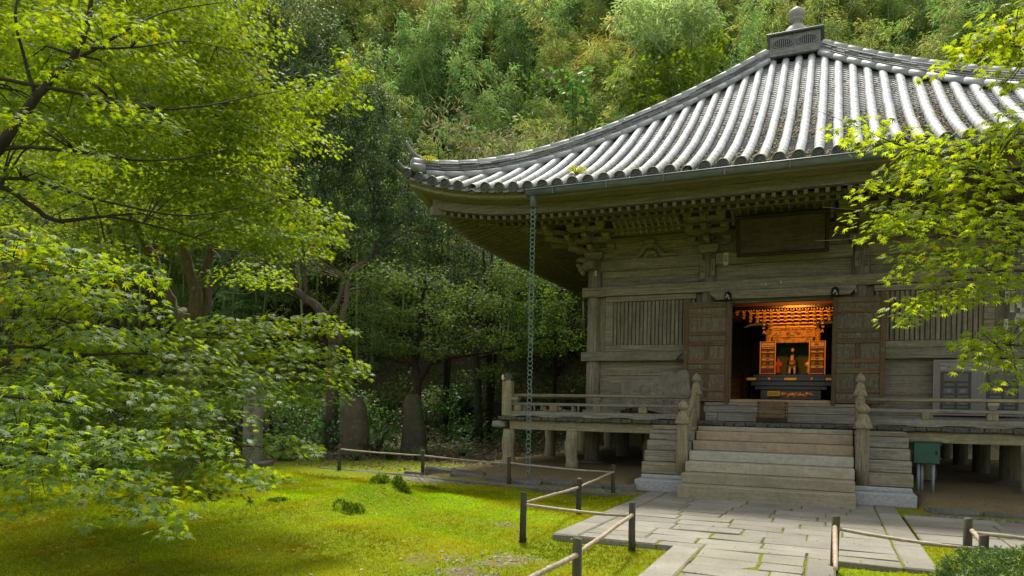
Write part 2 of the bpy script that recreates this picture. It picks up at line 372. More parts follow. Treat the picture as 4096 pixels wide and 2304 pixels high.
def pad_points(pads, dens, layers=3, thick=.12, droop=.25):
    """points lying in thin drooping leaf layers inside flattened ellipsoids"""
    PP, FF, NN, TT = [], [], [], []
    for (x, y, z, a, b, c) in pads:
        n = max(12, int(dens*a*math.sqrt(max(b, .1)*max(c, .06))*4))
        r = np.sqrt(RNG.uniform(0, 1, n)); th = RNG.uniform(0, 2*math.pi, n)
        r *= 1+.28*np.sin(th*3+x*7)+.18*np.sin(th*7+y*5)
        u = r*np.cos(th)*a; w = r*np.sin(th)*b
        L = max(2, int(round(c*2/.24))) if layers is None else layers
        lay = (RNG.integers(0, L, n)+.5)/L*2-1
        h = lay*c*.85*np.sqrt(np.clip(1-np.minimum(r, 1)**2*.75, .05, 1))+RNG.normal(0, thick*.25, n)-droop*r*r*a*.35
        P = np.stack([x+u*CY-w*SY, y+u*SY+w*CY, z+h], 1)
        out = np.stack([np.cos(th)*CY-np.sin(th)*SY, np.cos(th)*SY+np.sin(th)*CY, -.25+0*th], 1)
        F = unit(out)+RNG.normal(0, .55, (n, 3)); F[:, 2] = F[:, 2]*.5-.18
        N = np.array([0, 0, 1])+RNG.normal(0, .36, (n, 3))+.42*unit(out)
        PP.append(P); FF.append(F); NN.append(N); tq = tints(n, .26, .14)*(1+RNG.uniform(-.14, .14)); old = RNG.uniform(0, 1, n) < .012; tq[old] *= np.array([1.7, 1.0, .6]); TT.append(tq)
    return [np.concatenate(q) for q in (PP, FF, NN, TT)]
def vol_points(pads, dens):
    PP, FF, NN, TT = [], [], [], []
    for (x, y, z, a, b, c) in pads:
        n = max(20, int(dens*(a*c+a*b*.5))); d = unit(RNG.normal(0, 1, (n, 3)))
        lump = 1+.22*np.sin(d[:, 0]*5+x)+.2*np.sin(d[:, 2]*6+z*3)+.12*np.sin(d[:, 1]*9+y)
        r = (RNG.uniform(.25, 1, n)**.5*lump)[:, None]
        q = d*r*np.array([a, b, c]); P = np.stack([x+q[:, 0]*CY-q[:, 1]*SY, y+q[:, 0]*SY+q[:, 1]*CY, z+q[:, 2]], 1)
        dw = np.stack([d[:, 0]*CY-d[:, 1]*SY, d[:, 0]*SY+d[:, 1]*CY, d[:, 2]], 1)
        F = dw*.6+RNG.normal(0, .6, (n, 3)); F[:, 2] -= .35
        N = np.array([0, 0, .8])+dw*.7+RNG.normal(0, .5, (n, 3))
        PP.append(P); FF.append(F); NN.append(N); TT.append(tints(n, .25, .15)*(1+RNG.uniform(-.15, .15)))
    return [np.concatenate(q) for q in (PP, FF, NN, TT)]
def smooth_path(pts, sub=3):
    P = np.array(pts, float); out = []
    for i in range(len(P)-1):
        p0, p1, p2, p3 = P[max(i-1, 0)], P[i], P[i+1], P[min(i+2, len(P)-1)]
        for k in range(sub):
            t = k/sub; out.append(.5*(2*p1+(p2-p0)*t+(2*p0-5*p1+4*p2-p3)*t*t+(3*p1-p0-3*p2+p3)*t**3))
    out.append(P[-1]); return [tuple(q) for q in out]
def limbs(branches, parent, mat, twig_pads=(), name='trunk', reach=2.2):
    mb = MB()
    nodes = []
    for b in branches:
        sp = smooth_path(b, 4); sp = [(x+random.uniform(-.3, .3)*r, y+random.uniform(-.3, .3)*r, z+random.uniform(-.3, .3)*r, r*random.uniform(.92, 1.1)) for x, y, z, r in sp]
        mb.tube(sp, 9 if b[0][3] > .05 else 6, wob=.06); nodes += sp
    A = np.array(nodes)
    for (x, y, z, a, b, c) in twig_pads:
        d = np.linalg.norm(A[:, :3]-np.array((x, y, z)), axis=1); j = int(d.argmin())
        if d[j] > reach: continue
        s0 = A[j]
        for k in range(4):
            u, w, h = random.uniform(-.9, .9)*a, random.uniform(-.8, .8)*b, random.uniform(-.6, .4)*c
            e = Vector((x+u*CY-w*SY, y+u*SY+w*CY, z+h)); s = Vector(s0[:3]); m = s.lerp(e, .5)+Vector((0, 0, .1*a+.03))
            r = min(s0[3]*.6, .014)
            mb.tube([(*s, r), (*s.lerp(m, .6), r*.8), (*m, r*.65), (*e, r*.25)], 4, False)
    return mb.build(name, mat, parent)
# ------------------------------------------------------------------ ground
def sstep(x): x = np.clip(x, 0, 1); return x*x*(3-2*x)
def fbm(x, y, f, seed=0, octv=4):
    o = 0*x; a = 1.
    for i in range(octv):
        o = o+a*(np.sin(f*x*1.3+f*y*.7+seed+i*2.1)*np.cos(f*y*1.1-f*x*.6+seed*1.7+i)); f *= 1.9; a *= .5
    return o
def hphi(x, y): return (y-8)*.85-(x+12)*.35
MOUNDS = [(-4.9, -7.6, .33, .7), (-6.6, -9.3, .12, .8), (-3.6, -9.3, .06, .5), (-3.85, -10.5, .09, .24), (-6.2, -7.2, .10, 1.4), (-5.2, -9.3, .10, 1.2), (-8, -9, .08, 1.5), (-5.9, -5.6, .08, .5), (-4.2, -6.4, .07, .45), (-7.3, -7.9, .1, .6), (-3.9, -8.5, .06, .35), (-5.6, -10.6, .08, .5), (-7.2, -10.4, .1, .7), (-4.6, -9.9, .05, .3), (-3.3, -6.2, .04, 1.)]
def gz(x, y):
    x = np.asarray(x, float); y = np.asarray(y, float); p = hphi(x, y)
    h = np.maximum(1.35*(np.sqrt(p*p+4)+p)/2-.14, 0)
    dx = np.maximum(np.abs(x)-6.3, 0); dy = np.maximum(np.maximum(-3.2-y, y-10), 0); d = np.sqrt(dx*dx+dy*dy)
    far = sstep((d-.2)/3.5)
    h = h*far*(1+.07*fbm(x, y, .35, 2))+far*sstep((p+6)/8)*.25*fbm(x, y, .6, 1)
    dq = np.sqrt(np.maximum(np.abs(x)-6.3, 0)**2+np.maximum(np.maximum(np.where(np.abs(x) < 2.36, -2.2, -3.2)-y, y-10), 0)**2)
    h += .15*sstep((.5-dq)/.5)*sstep((7.2-np.abs(x))/.5)
    h += -.06*sstep((-3.4-y)/.8)*(1-sstep((p+7)/4))
    h += np.where((np.abs(x) < 6) & (y > -.95) & (y < 9), .06, 0)
    for mx, my, a, r in MOUNDS: h += a*np.exp(-((x-mx)**2+(y-my)**2)/(r*r))
    garden = sstep((-3.6-y)/.6)
    h += garden*(.036*fbm(x, y, 1.3, 3)+.022*np.maximum(fbm(x, y, 3.4, 5, 3), -.4))*(1-sstep((np.minimum(2.0-np.abs(x), 1)))*1)
    return h
gx = np.concatenate([np.arange(-62, -15, 1.5), np.arange(-15, 8, .11), np.arange(8, 60, 1.6)])
gy = np.concatenate([np.arange(-40, -14, 2.), np.arange(-14, -2.2, .09), np.arange(-2.2, 12, .35), np.arange(12, 75, 1.2)])
GX, GY = np.meshgrid(gx, gy); GZ = gz(GX, GY); nx, ny = len(gx), len(gy)
I = np.arange(nx*ny).reshape(ny, nx)
GF = np.stack([I[:-1, :-1], I[:-1, 1:], I[1:, 1:], I[1:, :-1]], -1).reshape(-1, 4)
# what covers the soil: R moss, G bare earth, B forest litter
under = sstep((8.3-GY)/1.2)*sstep((GY+3.75+.12*fbm(GX, GY, 2, 1, 3))/.35)*sstep((7.4-np.abs(GX))/.4)
forest = sstep((hphi(GX, GY)+9.2+.8*fbm(GX, GY, .7, 4))/1.5)
bare = sstep((.16*fbm(GX, GY, 1.1, 7)+.4*fbm(GX, GY, 3.3, 9, 3)+np.exp(-((GX+2.1)**2/.7+(GY+9.9)**2/.4))*.85+np.exp(-((GX+2.9)**2/.12+(GY+7.9)**2/.1))*.9+np.exp(-((GX+2.6)**2/.6+(GY+6.3)**2/.9))*.8-.62)/.4)
earth = np.maximum(under, bare*(1-forest)); litter = forest*(1-under)
reg = np.stack([np.clip(1-earth-litter, 0, 1), earth, litter], -1).reshape(-1, 3)
n = NT('ground_cover'); v = n.coords((1, 1, 1), False); sep = n.n('SeparateColor'); n.l(n.tint(), sep.inputs[0])
f = n.noise(v, 22, 8, .75); f2 = n.noise(v, .8, 5, .6, .6)
mossc = n.mix(n.ramp(f2, [(.38, (0, 0, 0)), (.6, (1, 1, 1))]), n.ramp(f, [(.3, (.09, .115, .004)), (.7, (.26, .29, .008))]), n.ramp(f, [(.3, (.085, .13, .004)), (.7, (.20, .26, .006))]))
mossc = n.mix(n.ramp(n.noise(v, 3.3, 6, .7), [(.56, (0, 0, 0)), (.68, (.75, .75, .75))]), mossc, (.125, .115, .018))
soil = n.ramp(f, [(.3, (.115, .085, .045)), (.7, (.215, .17, .095))])
soil = n.mix(n.ramp(n.noise(v, 1.6, 6, .7), [(.5, (0, 0, 0)), (.7, (.7, .7, .7))]), soil, (.11, .105, .025))
lit = n.ramp(f, [(.3, (.02, .018, .011)), (.7, (.075, .055, .03))])
lit = n.mix(n.ramp(n.noise(v, 1.2, 6, .7), [(.45, (0, 0, 0)), (.62, (.8, .8, .8))]), lit, (.028, .045, .010))
c = n.mix(sep.outputs[1], mossc, soil); c = n.mix(sep.outputs[2], c, lit)
n.base(c); n.rough(.95, .1); n.bump(f, .8, .03); M['ground'] = n.m
g = arrmesh('ground', np.stack([GX, GY, GZ], -1).reshape(-1, 3), GF, M['ground'], None, reg, True); tag(g, kind='structure')
def ground_at(x, y): return float(gz(x, y))

# ------------------------------------------------------------------ stone path
pb = MB(); rnd = random.Random(3)
def slabrow(x0, x1, y0, y1, lmin, lmax):
    x = x0+.0
    while x < x1-.05:
        L = rnd.uniform(lmin, lmax); e = x+L
        if x1-e < lmin*.6: e = x1
        q = rnd.uniform(.82, 1.1); dz = rnd.uniform(0, .008)
        pb.box(x+.008, e-.008, y0+.008, y1-.008, -.12, dz, .012, t=(q, q*rnd.uniform(.97, 1.0), q*rnd.uniform(.93, 1)), jit=.007); x = e
def slabcol(x0, x1, y0, y1, lmin, lmax):
    y = y0
    while y < y1-.05:
        e = y+rnd.uniform(lmin, lmax)
        if y1-e < lmin*.6: e = y1
        q = rnd.uniform(.82, 1.1); pb.box(x0+.008, x1-.008, y+.008, e-.008, -.12, rnd.uniform(.002, .012), .014, t=(q, q*.985, q*.96), jit=.004); y = e
y = -8.12
while y < -3.3:
    d = rnd.uniform(.34, .45); slabrow(-1.64, 1.64, y, min(y+d, -3.25), .55, .85); y += d
slabcol(-1.95, -1.64, -8.4, -3.3, .9, 2.0); slabcol(1.64, 1.95, -8.4, -3.3, .9, 2.0)
slabrow(-1.64, -.25, -8.4, -8.12, .6, 1.0); slabrow(.78, 1.64, -8.4, -8.12, .8, 1.1)
y = -14.5
while y < -8.13:
    d = rnd.uniform(.36, .48); slabrow(-.25, .78, y, min(y+d, -8.12), .45, .9); y += d
slabcol(-.56, -.25, -14.5, -8.4, .9, 1.7); slabcol(.78, 1.05, -14.5, -8.4, .9, 1.7)
y = -6.7
while y < -4.35:
    d = rnd.uniform(.5, .75); slabrow(1.97, 8.5, y, min(y+d, -4.3), .6, 1.2); y += d
p = pb.build('stone_path', M['paving']); tag(p, kind='structure')
pb = MB(); pb.box(-1.93, 1.93, -8.38, -3.3, -.13, -.006, .005); pb.box(-.54, 1.03, -14.5, -8.38, -.13, -.005, .005); pb.box(1.97, 8.5, -6.68, -4.3, -.13, -.007, .005)
n = NT('joint_moss'); v = n.coords((1, 1, 1), False); n.base(n.ramp(n.noise(v, 1.6, 6, .7), [(.38, (.05, .045, .025)), (.5, (.12, .14, .01))])); n.rough(.95, .1); M['joint'] = n.m
tag(pb.build('path_bed', M['joint']), kind='structure')
# low edging between the moss and the gravel strip
eb = MB(); ex = [(-9.6, -3.05), (-7.3, -3.35), (-5.1, -3.85), (-3.4, -4.15), (-1.98, -4.2)]
for (a, b), (c_, d) in zip(ex, ex[1:]): eb.bar((a, b, -.03), (c_, d, -.03), .13, .10, .015)
tag(eb.build('garden_edging', M['rock']), kind='structure')

# ------------------------------------------------------------------ the hall
hall = thing('temple_hall', 'old unpainted wooden temple hall under a curved pyramid roof of silver tiles', 'temple hall', (0, 0, 0))
W, E, OV = 4.11, 7.36, 3.25
def part(name, mb, m, parent=None, label=None): return mb.build(name, M[m] if isinstance(m, str) else m, parent or hall, label)
def bx(name, m, *a, parent=None, ch=.01, label=None, **k): b = MB(); b.box(*a, ch=ch, **k); return part(name, b, m, parent, label)

# --- roof
def lift(u): return .6*np.clip((np.abs(u)-3.3)/4.0, 0, 1.05)**3
def zrow(u, v): return 5.77+.48*v+.035*v*v+lift(u)*np.clip(1-v/E, 0, 1)**1.5
def face(k, u, v, z):           # u along the eave, v inwards from the eave
    x, y = u, -OV+v
    for _ in range(k): x, y = (y-W), -x+W     # quarter turns about the roof's axis
    return (x, y, z)
# pan tiles, front slope: every course of every valley is a little trough with a lip
SP, X0 = .307, .417-25*.307
V, F, T = [], [], []
def quad(a, b, c_, d, t):
    i = len(V); V.extend((a, b, c_, d)); F.append((i, i+1, i+2, i+3)); T.extend([t]*4)
rows = [X0+SP*i for i in range(0, 48)]
for i in range(-1, 47):
    u0 = X0+SP*i; v = -.05
    if abs(u0+SP/2) > E-.1: continue
    while v < E-abs(u0+SP/2)-.1 and v < E-.72:
        dv = .105; us = [u0+SP*q/4 for q in range(5)]; q = random.uniform(.78, 1.12); t = (q, q, q*1.01)
        for a in range(4):
            def dip(w): s = (w-u0)/SP*2-1; return -.045*(1-s*s)
            A = [(us[a], v, zrow(us[a], v)-.03+dip(us[a])+.022), (us[a+1], v, zrow(us[a+1], v)-.03+dip(us[a+1])+.022),
                 (us[a+1], v+dv, zrow(us[a+1], v+dv)-.03+dip(us[a+1])-.006), (us[a], v+dv, zrow(us[a], v+dv)-.03+dip(us[a])-.006)]
            P = [face(0, *w) for w in A]; quad(P[0], P[1], P[2], P[3], t)
            lo = [(p_[0], p_[1], p_[2]-.03) for p_ in P[:2]]; quad(lo[0], lo[1], P[1], P[0], (q*.7, q*.7, q*.7))
        v += dv
pan = arrmesh('pan_tiles', V, F, M['pantile'], hall, np.array(T))
# other three slopes: plain tiled surface and rows in one mesh each
for k in (1, 2, 3):
    mb = MB(); vs = np.linspace(0, E-.6, 18)
    for i in range(len(vs)-1):
        for j in range(24):
            q = []
            for (vv, s) in ((vs[i], j/24), (vs[i], (j+1)/24), (vs[i+1], (j+1)/24), (vs[i+1], j/24)):
                h = E-vv; u = -h+2*h*s; q.append(face(k, u, vv, zrow(u, vv)-.06))
            mb.add(q, [(0, 1, 2, 3)])
    for u in rows:
        if abs(u) > E-.25: continue
        top = min(E-abs(u)-.05, E-.75); m_ = max(2, int(top/.6))
        mb.tube([(*face(k, u, top*i/m_, zrow(u, top*i/m_)-.01), .09) for i in range(m_+1)], 6)
    part('roof_slope', mb, 'pantile')
# cover-tile rows of the front slope, each with its patterned end disc
def coverrow(u, i):
    top = min(E-abs(u)-.06, E-.74); mb = MB(); v = -.02; wob = [random.uniform(-.006, .006) for _ in range(40)]; s = 0
    while v < top-.03:
        e = min(v+random.uniform(.27, .33), top); q = random.uniform(.86, 1.07); w_ = random.uniform(.97, 1.02)
        ca, cb = wob[s % 40], wob[(s+1) % 40]; n_ = 10; vs = []
        for vv, rr, du in ((v, .0905, ca), (v+.012, .0915, ca), (e-.02, .088, cb), (e+.02, .086, cb)):
            for kk in range(n_+1):
                an = math.pi*(-.08+1.16*kk/n_); vs.append(face(0, u+du+rr*math.cos(an), vv, float(zrow(u, vv))+rr*math.sin(an)-.012))
        m_ = n_+1; mb.add(vs, [(a*m_+b, a*m_+b+1, (a+1)*m_+b+1, (a+1)*m_+b) for a in range(3) for b in range(n_)], (q, q*w_**.3, q*(2-w_)) if v > .75 else (q*.80, q*.82, q*.72), True)
        v = e; s += 1
    row = part('cover_tile_row', mb, 'tile')
    if i in (5, 19): return           # two rows have lost their end discs
    d = MB(); c = (u, -OV-.035, float(zrow(u, 0))-.005); n_ = 20; Q = lambda r, dy: [(c[0]+r*math.cos(2*math.pi*k/n_), c[1]+dy, c[2]+r*math.sin(2*math.pi*k/n_)) for k in range(n_)]
    rings = [(.095, .06), (.108, .02), (.113, -.03), (.105, -.042), (.088, -.042), (.082, -.02), (.0, -.02)]; vs = []
    for r, dy in rings: vs += Q(max(r, .001), dy)
    d.add(vs, [(a*n_+b, a*n_+(b+1) % n_, (a+1)*n_+(b+1) % n_, (a+1)*n_+b) for a in range(len(rings)-1) for b in range(n_)])
    for kk in range(7):
        rr = 0 if kk == 0 else .05; an = kk*math.pi/3+.3; d.ell((c[0]+rr*math.cos(an), c[1]-.024, c[2]+rr*math.sin(an)), (.027 if kk == 0 else .019, .014, .027 if kk == 0 else .019), 8, 4)
    o = part('eave_disc', d, 'disc', row)
for i, u in enumerate(rows):
    if abs(u) < E-.06: coverrow(u, i)
# eave pan-tile lips between discs
mb = MB()
for i in range(0, 47):
    u = X0+SP*(i+.5)
    if abs(u) > E-.1: continue
    z = float(zrow(u, 0)); pts = [(u+SP*.42*math.cos(a), z-.02+.062*(math.sin(a))) for a in [math.pi*(1+k/8) for k in range(9)]]
    pts = pts+[(x, zz-.028) for x, zz in pts[::-1]]
    mb.prism(pts, lambda x, zz: (x, -OV-.045, zz), lambda x, zz: (x, -OV+.06, zz))
part('eave_tile_lip', mb, 'disc')

# --- hip ridges
def hipdir(k):
    sx, sy = ((-1, -1), (1, -1), (1, 1), (-1, 1))[k]; return sx, sy
def hip_pt(k, v, dz=0, side=0):
    sx, sy = hipdir(k); h = E-v; z = float(zrow(h, v)); x, y = sx*h, W+sy*h
    q = side/math.sqrt(2); return Vector((x-sx*sy*sy*q*1.0 if False else x+sy*q, y-sx*q if True else y, z+dz))
for k in range(4):
    mb = MB(); cap = MB()
    for c_, (wd, dz) in enumerate(((.36, .10), (.32, .147), (.30, .194), (.275, .241))):
        v = .25
        while v < E-.72:
            e = min(v+random.uniform(.26, .32), E-.70); q = random.uniform(.55, 1.35); j = random.uniform(-.008, .008)
            a, b = hip_pt(k, v, dz+j), hip_pt(k, e, dz+j+random.uniform(-.006, .006))
            mb.bar(a, b, wd+random.uniform(-.02, .02), .034, .006, (q, q*1.0, q*random.uniform(.97, 1.03))); v = e
    r = part('hip_ridge', mb, 'ridge'); v = .22
    while v < E-.72:
        e = min(v+.31, E-.70); q = random.uniform(.95, 1.15)
        a, b = hip_pt(k, v, .272), hip_pt(k, e, .272); cap.tube([(*a, .088), (*a.lerp(b, .93), .081), (*b.lerp(a, -.04), .08)], 12, t=(q, q, q)); v = e
    part('ridge_cap', cap, 'tile', r)
    # row of round tiles hugging the ridge foot on both sides
    for s in (-.17, .17):
        ft = MB(); v = .3
        while v < E-.75:
            e = v+.3; a, b = hip_pt(k, v, .0, s), hip_pt(k, min(e, E-.72), .0, s); q = random.uniform(.85, 1.1); ft.tube([(*a, .074), (*b, .07)], 8, t=(q, q, q)); v = e
        part('foot_roll', ft, 'tile', r)
    sx, sy = hipdir(k); out = Vector((sx, sy, 0)).normalized(); sd = Vector((sy, -sx, 0)).normalized(); base = hip_pt(k, .2, .16)
    og = MB()                                     # scrolled ridge-end tile
    for off, rad, dz, dep in ((0, .17, .02, .10), (.17, .10, -.08, .12), (-.17, .10, -.08, .12)):
        c0 = base+sd*off+Vector((0, 0, dz)); og.tube([(*(c0-out*.12), rad), (*(c0+out*dep), rad), (*(c0+out*(dep+.02)), rad*.93)], 18)
        og.tube([(*(c0+out*(dep+.0)), rad*.78), (*(c0+out*(dep+.035)), rad*.7)], 18)
    part('ridge_end_tile', og, 'ridge', r)
    tl = MB(); b0 = base+Vector((0, 0, .16))-out*.12
    P = [b0+out*(.36*t)+Vector((0, 0, .02+.27*t*t)) for t in (0, .25, .5, .75, 1)]
    tl.tube([(*p_, w_) for p_, w_ in zip(P, (.06, .052, .045, .045, .05))]+[(*(P[-1]+out*.02+Vector((0, 0, .012))), .066), (*(P[-1]+out*.04+Vector((0, 0, .025))), .064)], 14)
    part('upturned_tail', tl, 'ridge', r)
    tl = MB(); b0 = hip_pt(k, .12, .0)
    P = [b0+out*(.32*t)+Vector((0, 0, .15*t*t)) for t in (0, .25, .5, .75, 1)]
    tl.tube([(*p_, w_) for p_, w_ in zip(P, (.115, .10, .08, .068, .07))]+[(*(P[-1]+out*.03+Vector((0, 0, .02))), .095)], 14)
    part('corner_tail', tl, 'disc', r)
# --- top: courses, vented box, finial
mb = MB()
for i, (h, z) in enumerate(((.80, 10.60), (.76, 10.665), (.72, 10.73), (.68, 10.795))):
    for k in range(4):
        for j in range(4):
            a0, a1 = -h+2*h*j/4, -h+2*h*(j+1)/4; q = random.uniform(.8, 1.2)
            x0, y0 = a0, -h; x1, y1 = a1, -h
            for _ in range(k): x0, y0, x1, y1 = -y0, x0, -y1, x1
            mb.bar((x0, W+y0, z), (x1, W+y1, z), .12, .055, .006, (q, q, q))
part('top_courses', mb, 'ridge')
box = bx('roof_box', 'ridge', -.60, .60, W-.60, W+.60, 10.80, 11.22, ch=.015)
bx('box_lid', 'gutter', -.69, .69, W-.69, W+.69, 11.22, 11.27, parent=box, ch=.012)
for c0 in (-.3, .3):
    vn = MB(); n_ = 28; el = lambda a, b: [(c0+a*math.cos(2*math.pi*k/n_)*(1-.12*abs(math.sin(2*math.pi*k/n_))), 11.0+b*math.sin(2*math.pi*k/n_)) for k in range(n_)]
    o_, i_ = el(.265, .135), el(.235, .112)
    vs = [(x, W-.625, z) for x, z in o_]+[(x, W-.625, z) for x, z in i_]+[(x, W-.598, z) for x, z in o_]
    vn.add(vs, [(k, (k+1) % n_, n_+(k+1) % n_, n_+k) for k in range(n_)]+[((k+1) % n_, k, 2*n_+k, 2*n_+(k+1) % n_) for k in range(n_)])
    for j in range(9):
        x = c0-.2+.05*j; h = .112*math.sqrt(max(.05, 1-((x-c0)/.235)**2)); vn.box(x-.012, x+.012, W-.622, W-.604, 11-h, 11+h*.95, .003)
    part('vent', vn, 'ridge', box)
    dk = MB(); dk.prism(el(.235, .112), lambda x, z: (x, W-.6035, z), lambda x, z: (x, W-.58, z)); part('vent_opening', dk, 'iron', box)
bx('box_stile', 'ridge', -.022, .022, W-.615, W-.6, 10.81, 11.22, parent=box, ch=.004)
fn = MB(); fn.lathe([(q_[0]*.86,)+q_[1:] for q_ in [(.42, 11.27), (.42, 11.33), (.395, 11.45), (.32, 11.58), (.2, 11.68), (.10, 11.715), (.095, 11.77), (.13, 11.8), (.20, 11.84, 1), (.215, 11.875, 1), (.16, 11.88), (.17, 11.89), (.235, 11.955), (.25, 12.02), (.215, 12.09), (.14, 12.135), (.075, 12.165), (.035, 12.20), (.004, 12.225)]], 0, W, 24, 8, .06)
part('finial', fn, 'oldstone')

# --- eaves: boards, rafters
def lu(u, w): return .55*np.clip((np.abs(u)-3.3)/4.0, 0, 1.05)**3*np.clip(w/OV, 0, 1)
def eface(k, u, w, z):
    x, y = u, -w
    for _ in range(k): x, y = (y-W), -x+W
    return (x, y, z)
def sweep(k, w0, w1, z0, z1, m, name, seg=40, parent=None):
    """a beam round one eave following the lift; ends mitred at the hips"""
    mb = MB(); vs = []
    h0, h1 = W+w0, W+w1
    for i in range(seg+1):
        s = -1+2*i/seg; s = math.copysign(abs(s)**.8, s)
        for (w, h, z) in ((w0, h0, z0), (w1, h1, z0), (w1, h1, z1), (w0, h0, z1)):
            u = s*h; vs.append(eface(k, u, w, z+float(lu(u, w))))
    fs = [(i*4+a, i*4+(a+1) % 4, (i+1)*4+(a+1) % 4, (i+1)*4+a) for i in range(seg) for a in range(4)]
    fs += [(0, 1, 2, 3), tuple(seg*4+a for a in (3, 2, 1, 0))]
    mb.add(vs, fs); return part(name, mb, m)
def soffit(k, w0, z0, w1, z1, m, name):
    mb = MB(); vs = []; seg = 40
    for i in range(seg+1):
        s = -1+2*i/seg
        for w, z in ((w0, z0), (w1, z1)): u = s*(W+w); vs.append(eface(k, u, w, z+float(lu(u, w))))
    mb.add(vs, [(2*i, 2*i+1, 2*i+3, 2*i+2) for i in range(seg)]); return part(name, mb, m)
for k in range(4):
    ax = 'X' if k % 2 == 0 else 'Y'
    sweep(k, 3.0, 3.16, 5.60, 5.665, 'grey'+ax, 'eave_board'); sweep(k, 3.02, 3.23, 5.67, 5.725, 'mossy'+ax, 'eave_board')
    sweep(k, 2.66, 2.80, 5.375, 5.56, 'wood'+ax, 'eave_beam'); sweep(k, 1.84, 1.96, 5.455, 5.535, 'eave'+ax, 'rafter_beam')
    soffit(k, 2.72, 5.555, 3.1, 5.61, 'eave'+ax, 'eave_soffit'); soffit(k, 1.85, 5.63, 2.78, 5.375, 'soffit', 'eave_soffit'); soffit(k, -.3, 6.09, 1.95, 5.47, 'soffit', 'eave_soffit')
rest = MB(); nraft = 0
def rafter(k, u, fly):
    global nraft
    cw = max(0, abs(u)-W)+.06
    if fly:
        a, b = max(1.7, cw), 2.735
        za, zb = 5.60-.30*(a-1.8), 5.60-.30*(b-1.8)
    else:
        a, b = max(-.2, cw), 1.93
        za, zb = 5.945-.28*a, 5.945-.28*b
    if b-a < .06: return
    p0 = eface(k, u, a, za+float(lu(u, a))); p1 = eface(k, u, b, zb+float(lu(u, b)))
    vis = (k == 0 and u < 2.4) and nraft < 100
    mb = MB() if vis else rest; mb.bar(p0, p1, .068, .085, .006)
    if vis: nraft += 1; part('rafter', mb, 'eaveY')
for j in range(-39, 40):
    for fly in (1, 0): rafter(0, j*.175, fly)
for k in (1, 2, 3):
    for j in range(-39, 40):
        for fly in (1, 0): rafter(k, j*.175, fly)
tag(part('rafter_rows', rest, 'eaveX'), kind='stuff')
for k in range(4):
    sx, sy = hipdir(k); mb = MB(); P = lambda w, z: (sx*(W+w), W+sy*(W+w), z)
    mb.bar(P(-.1, 5.98), P(2.05, 5.55), .17, .2, .015); part('hip_rafter', mb, 'eaveX')
    mb = MB(); mb.bar(P(1.7, 5.72), P(2.83, 5.64), .17, .19, .015); part('hip_rafter', mb, 'greyX')
# gutter, outlet
mb = MB(); n_ = 9; xs = [-4.46]+list(np.linspace(-3, 7.0, 8)); vs = []
for x in xs:
    for kk in range(n_): an = math.pi+math.pi*kk/(n_-1); vs.append((x, -3.385+.085*math.cos(an), 5.655+.135*math.sin(an)*.9))
mb.add(vs, [(i*n_+a, i*n_+a+1, (i+1)*n_+a+1, (i+1)*n_+a) for i in range(len(xs)-1) for a in range(n_-1)]+[tuple(range(n_))[::-1]], smooth=True)
mb.tube([(-4.46, -3.475, 5.655, .012), (7, -3.475, 5.655, .012)], 6)
for x in np.arange(-3.9, 7, 1.05): mb.box(x-.012, x+.012, -3.478, -3.0, 5.652, 5.664, .002); mb.box(x-.015, x+.015, -3.485, -3.47, 5.53, 5.66, .003)
gut = part('gutter', mb, 'gutter')
mb = MB(); mb.tube([(-4.33, -3.385, 5.54, .062), (-4.33, -3.385, 5.47, .062), (-4.33, -3.385, 5.33, .075), (-4.33, -3.385, 5.32, .06)], 14); part('outlet', mb, 'gutter', gut)

# --- brackets
def arm_x(mb, xc, y, z, L, h=.105, w=.11):
    pts = [(xc-L/2, z+h), (xc-L/2, z+h*.55), (xc-L/2+.05, z+h*.2), (xc-L/2+.13, z), (xc+L/2-.13, z), (xc+L/2-.05, z+h*.2), (xc+L/2, z+h*.55), (xc+L/2, z+h)]
    mb.prism(pts, lambda x, zz: (x, y-w/2, zz), lambda x, zz: (x, y+w/2, zz))
def arm_y(mb, x, y0, y1, z, h=.105, w=.11):
    pts = [(y0, z+h), (y0, z+h*.55), (y0+.05, z+h*.2), (y0+.12, z), (y1, z), (y1, z+h)]
    mb.prism(pts, lambda yy, zz: (x+w/2, yy, zz), lambda yy, zz: (x-w/2, yy, zz))
def block(mb, x, y, z, s=.2, h=.1):
    a, b = s/2, s/2*.68; vs = [(x+sx*b, y+sy*b, z) for sx, sy in ((-1, -1), (1, -1), (1, 1), (-1, 1))]+[(x+sx*a, y+sy*a, z+h*.5) for sx, sy in ((-1, -1), (1, -1), (1, 1), (-1, 1))]+[(x+sx*a, y+sy*a, z+h) for sx, sy in ((-1, -1), (1, -1), (1, 1), (-1, 1))]
    mb.add(vs, [(3, 2, 1, 0), (8, 9, 10, 11)]+[(i+4*r, (i+1) % 4+4*r, (i+1) % 4+4*r+4, i+4*r+4) for r in (0, 1) for i in range(4)])
TIER = ((-.02, 5.11), (-.43, 5.28), (-.83, 5.44))
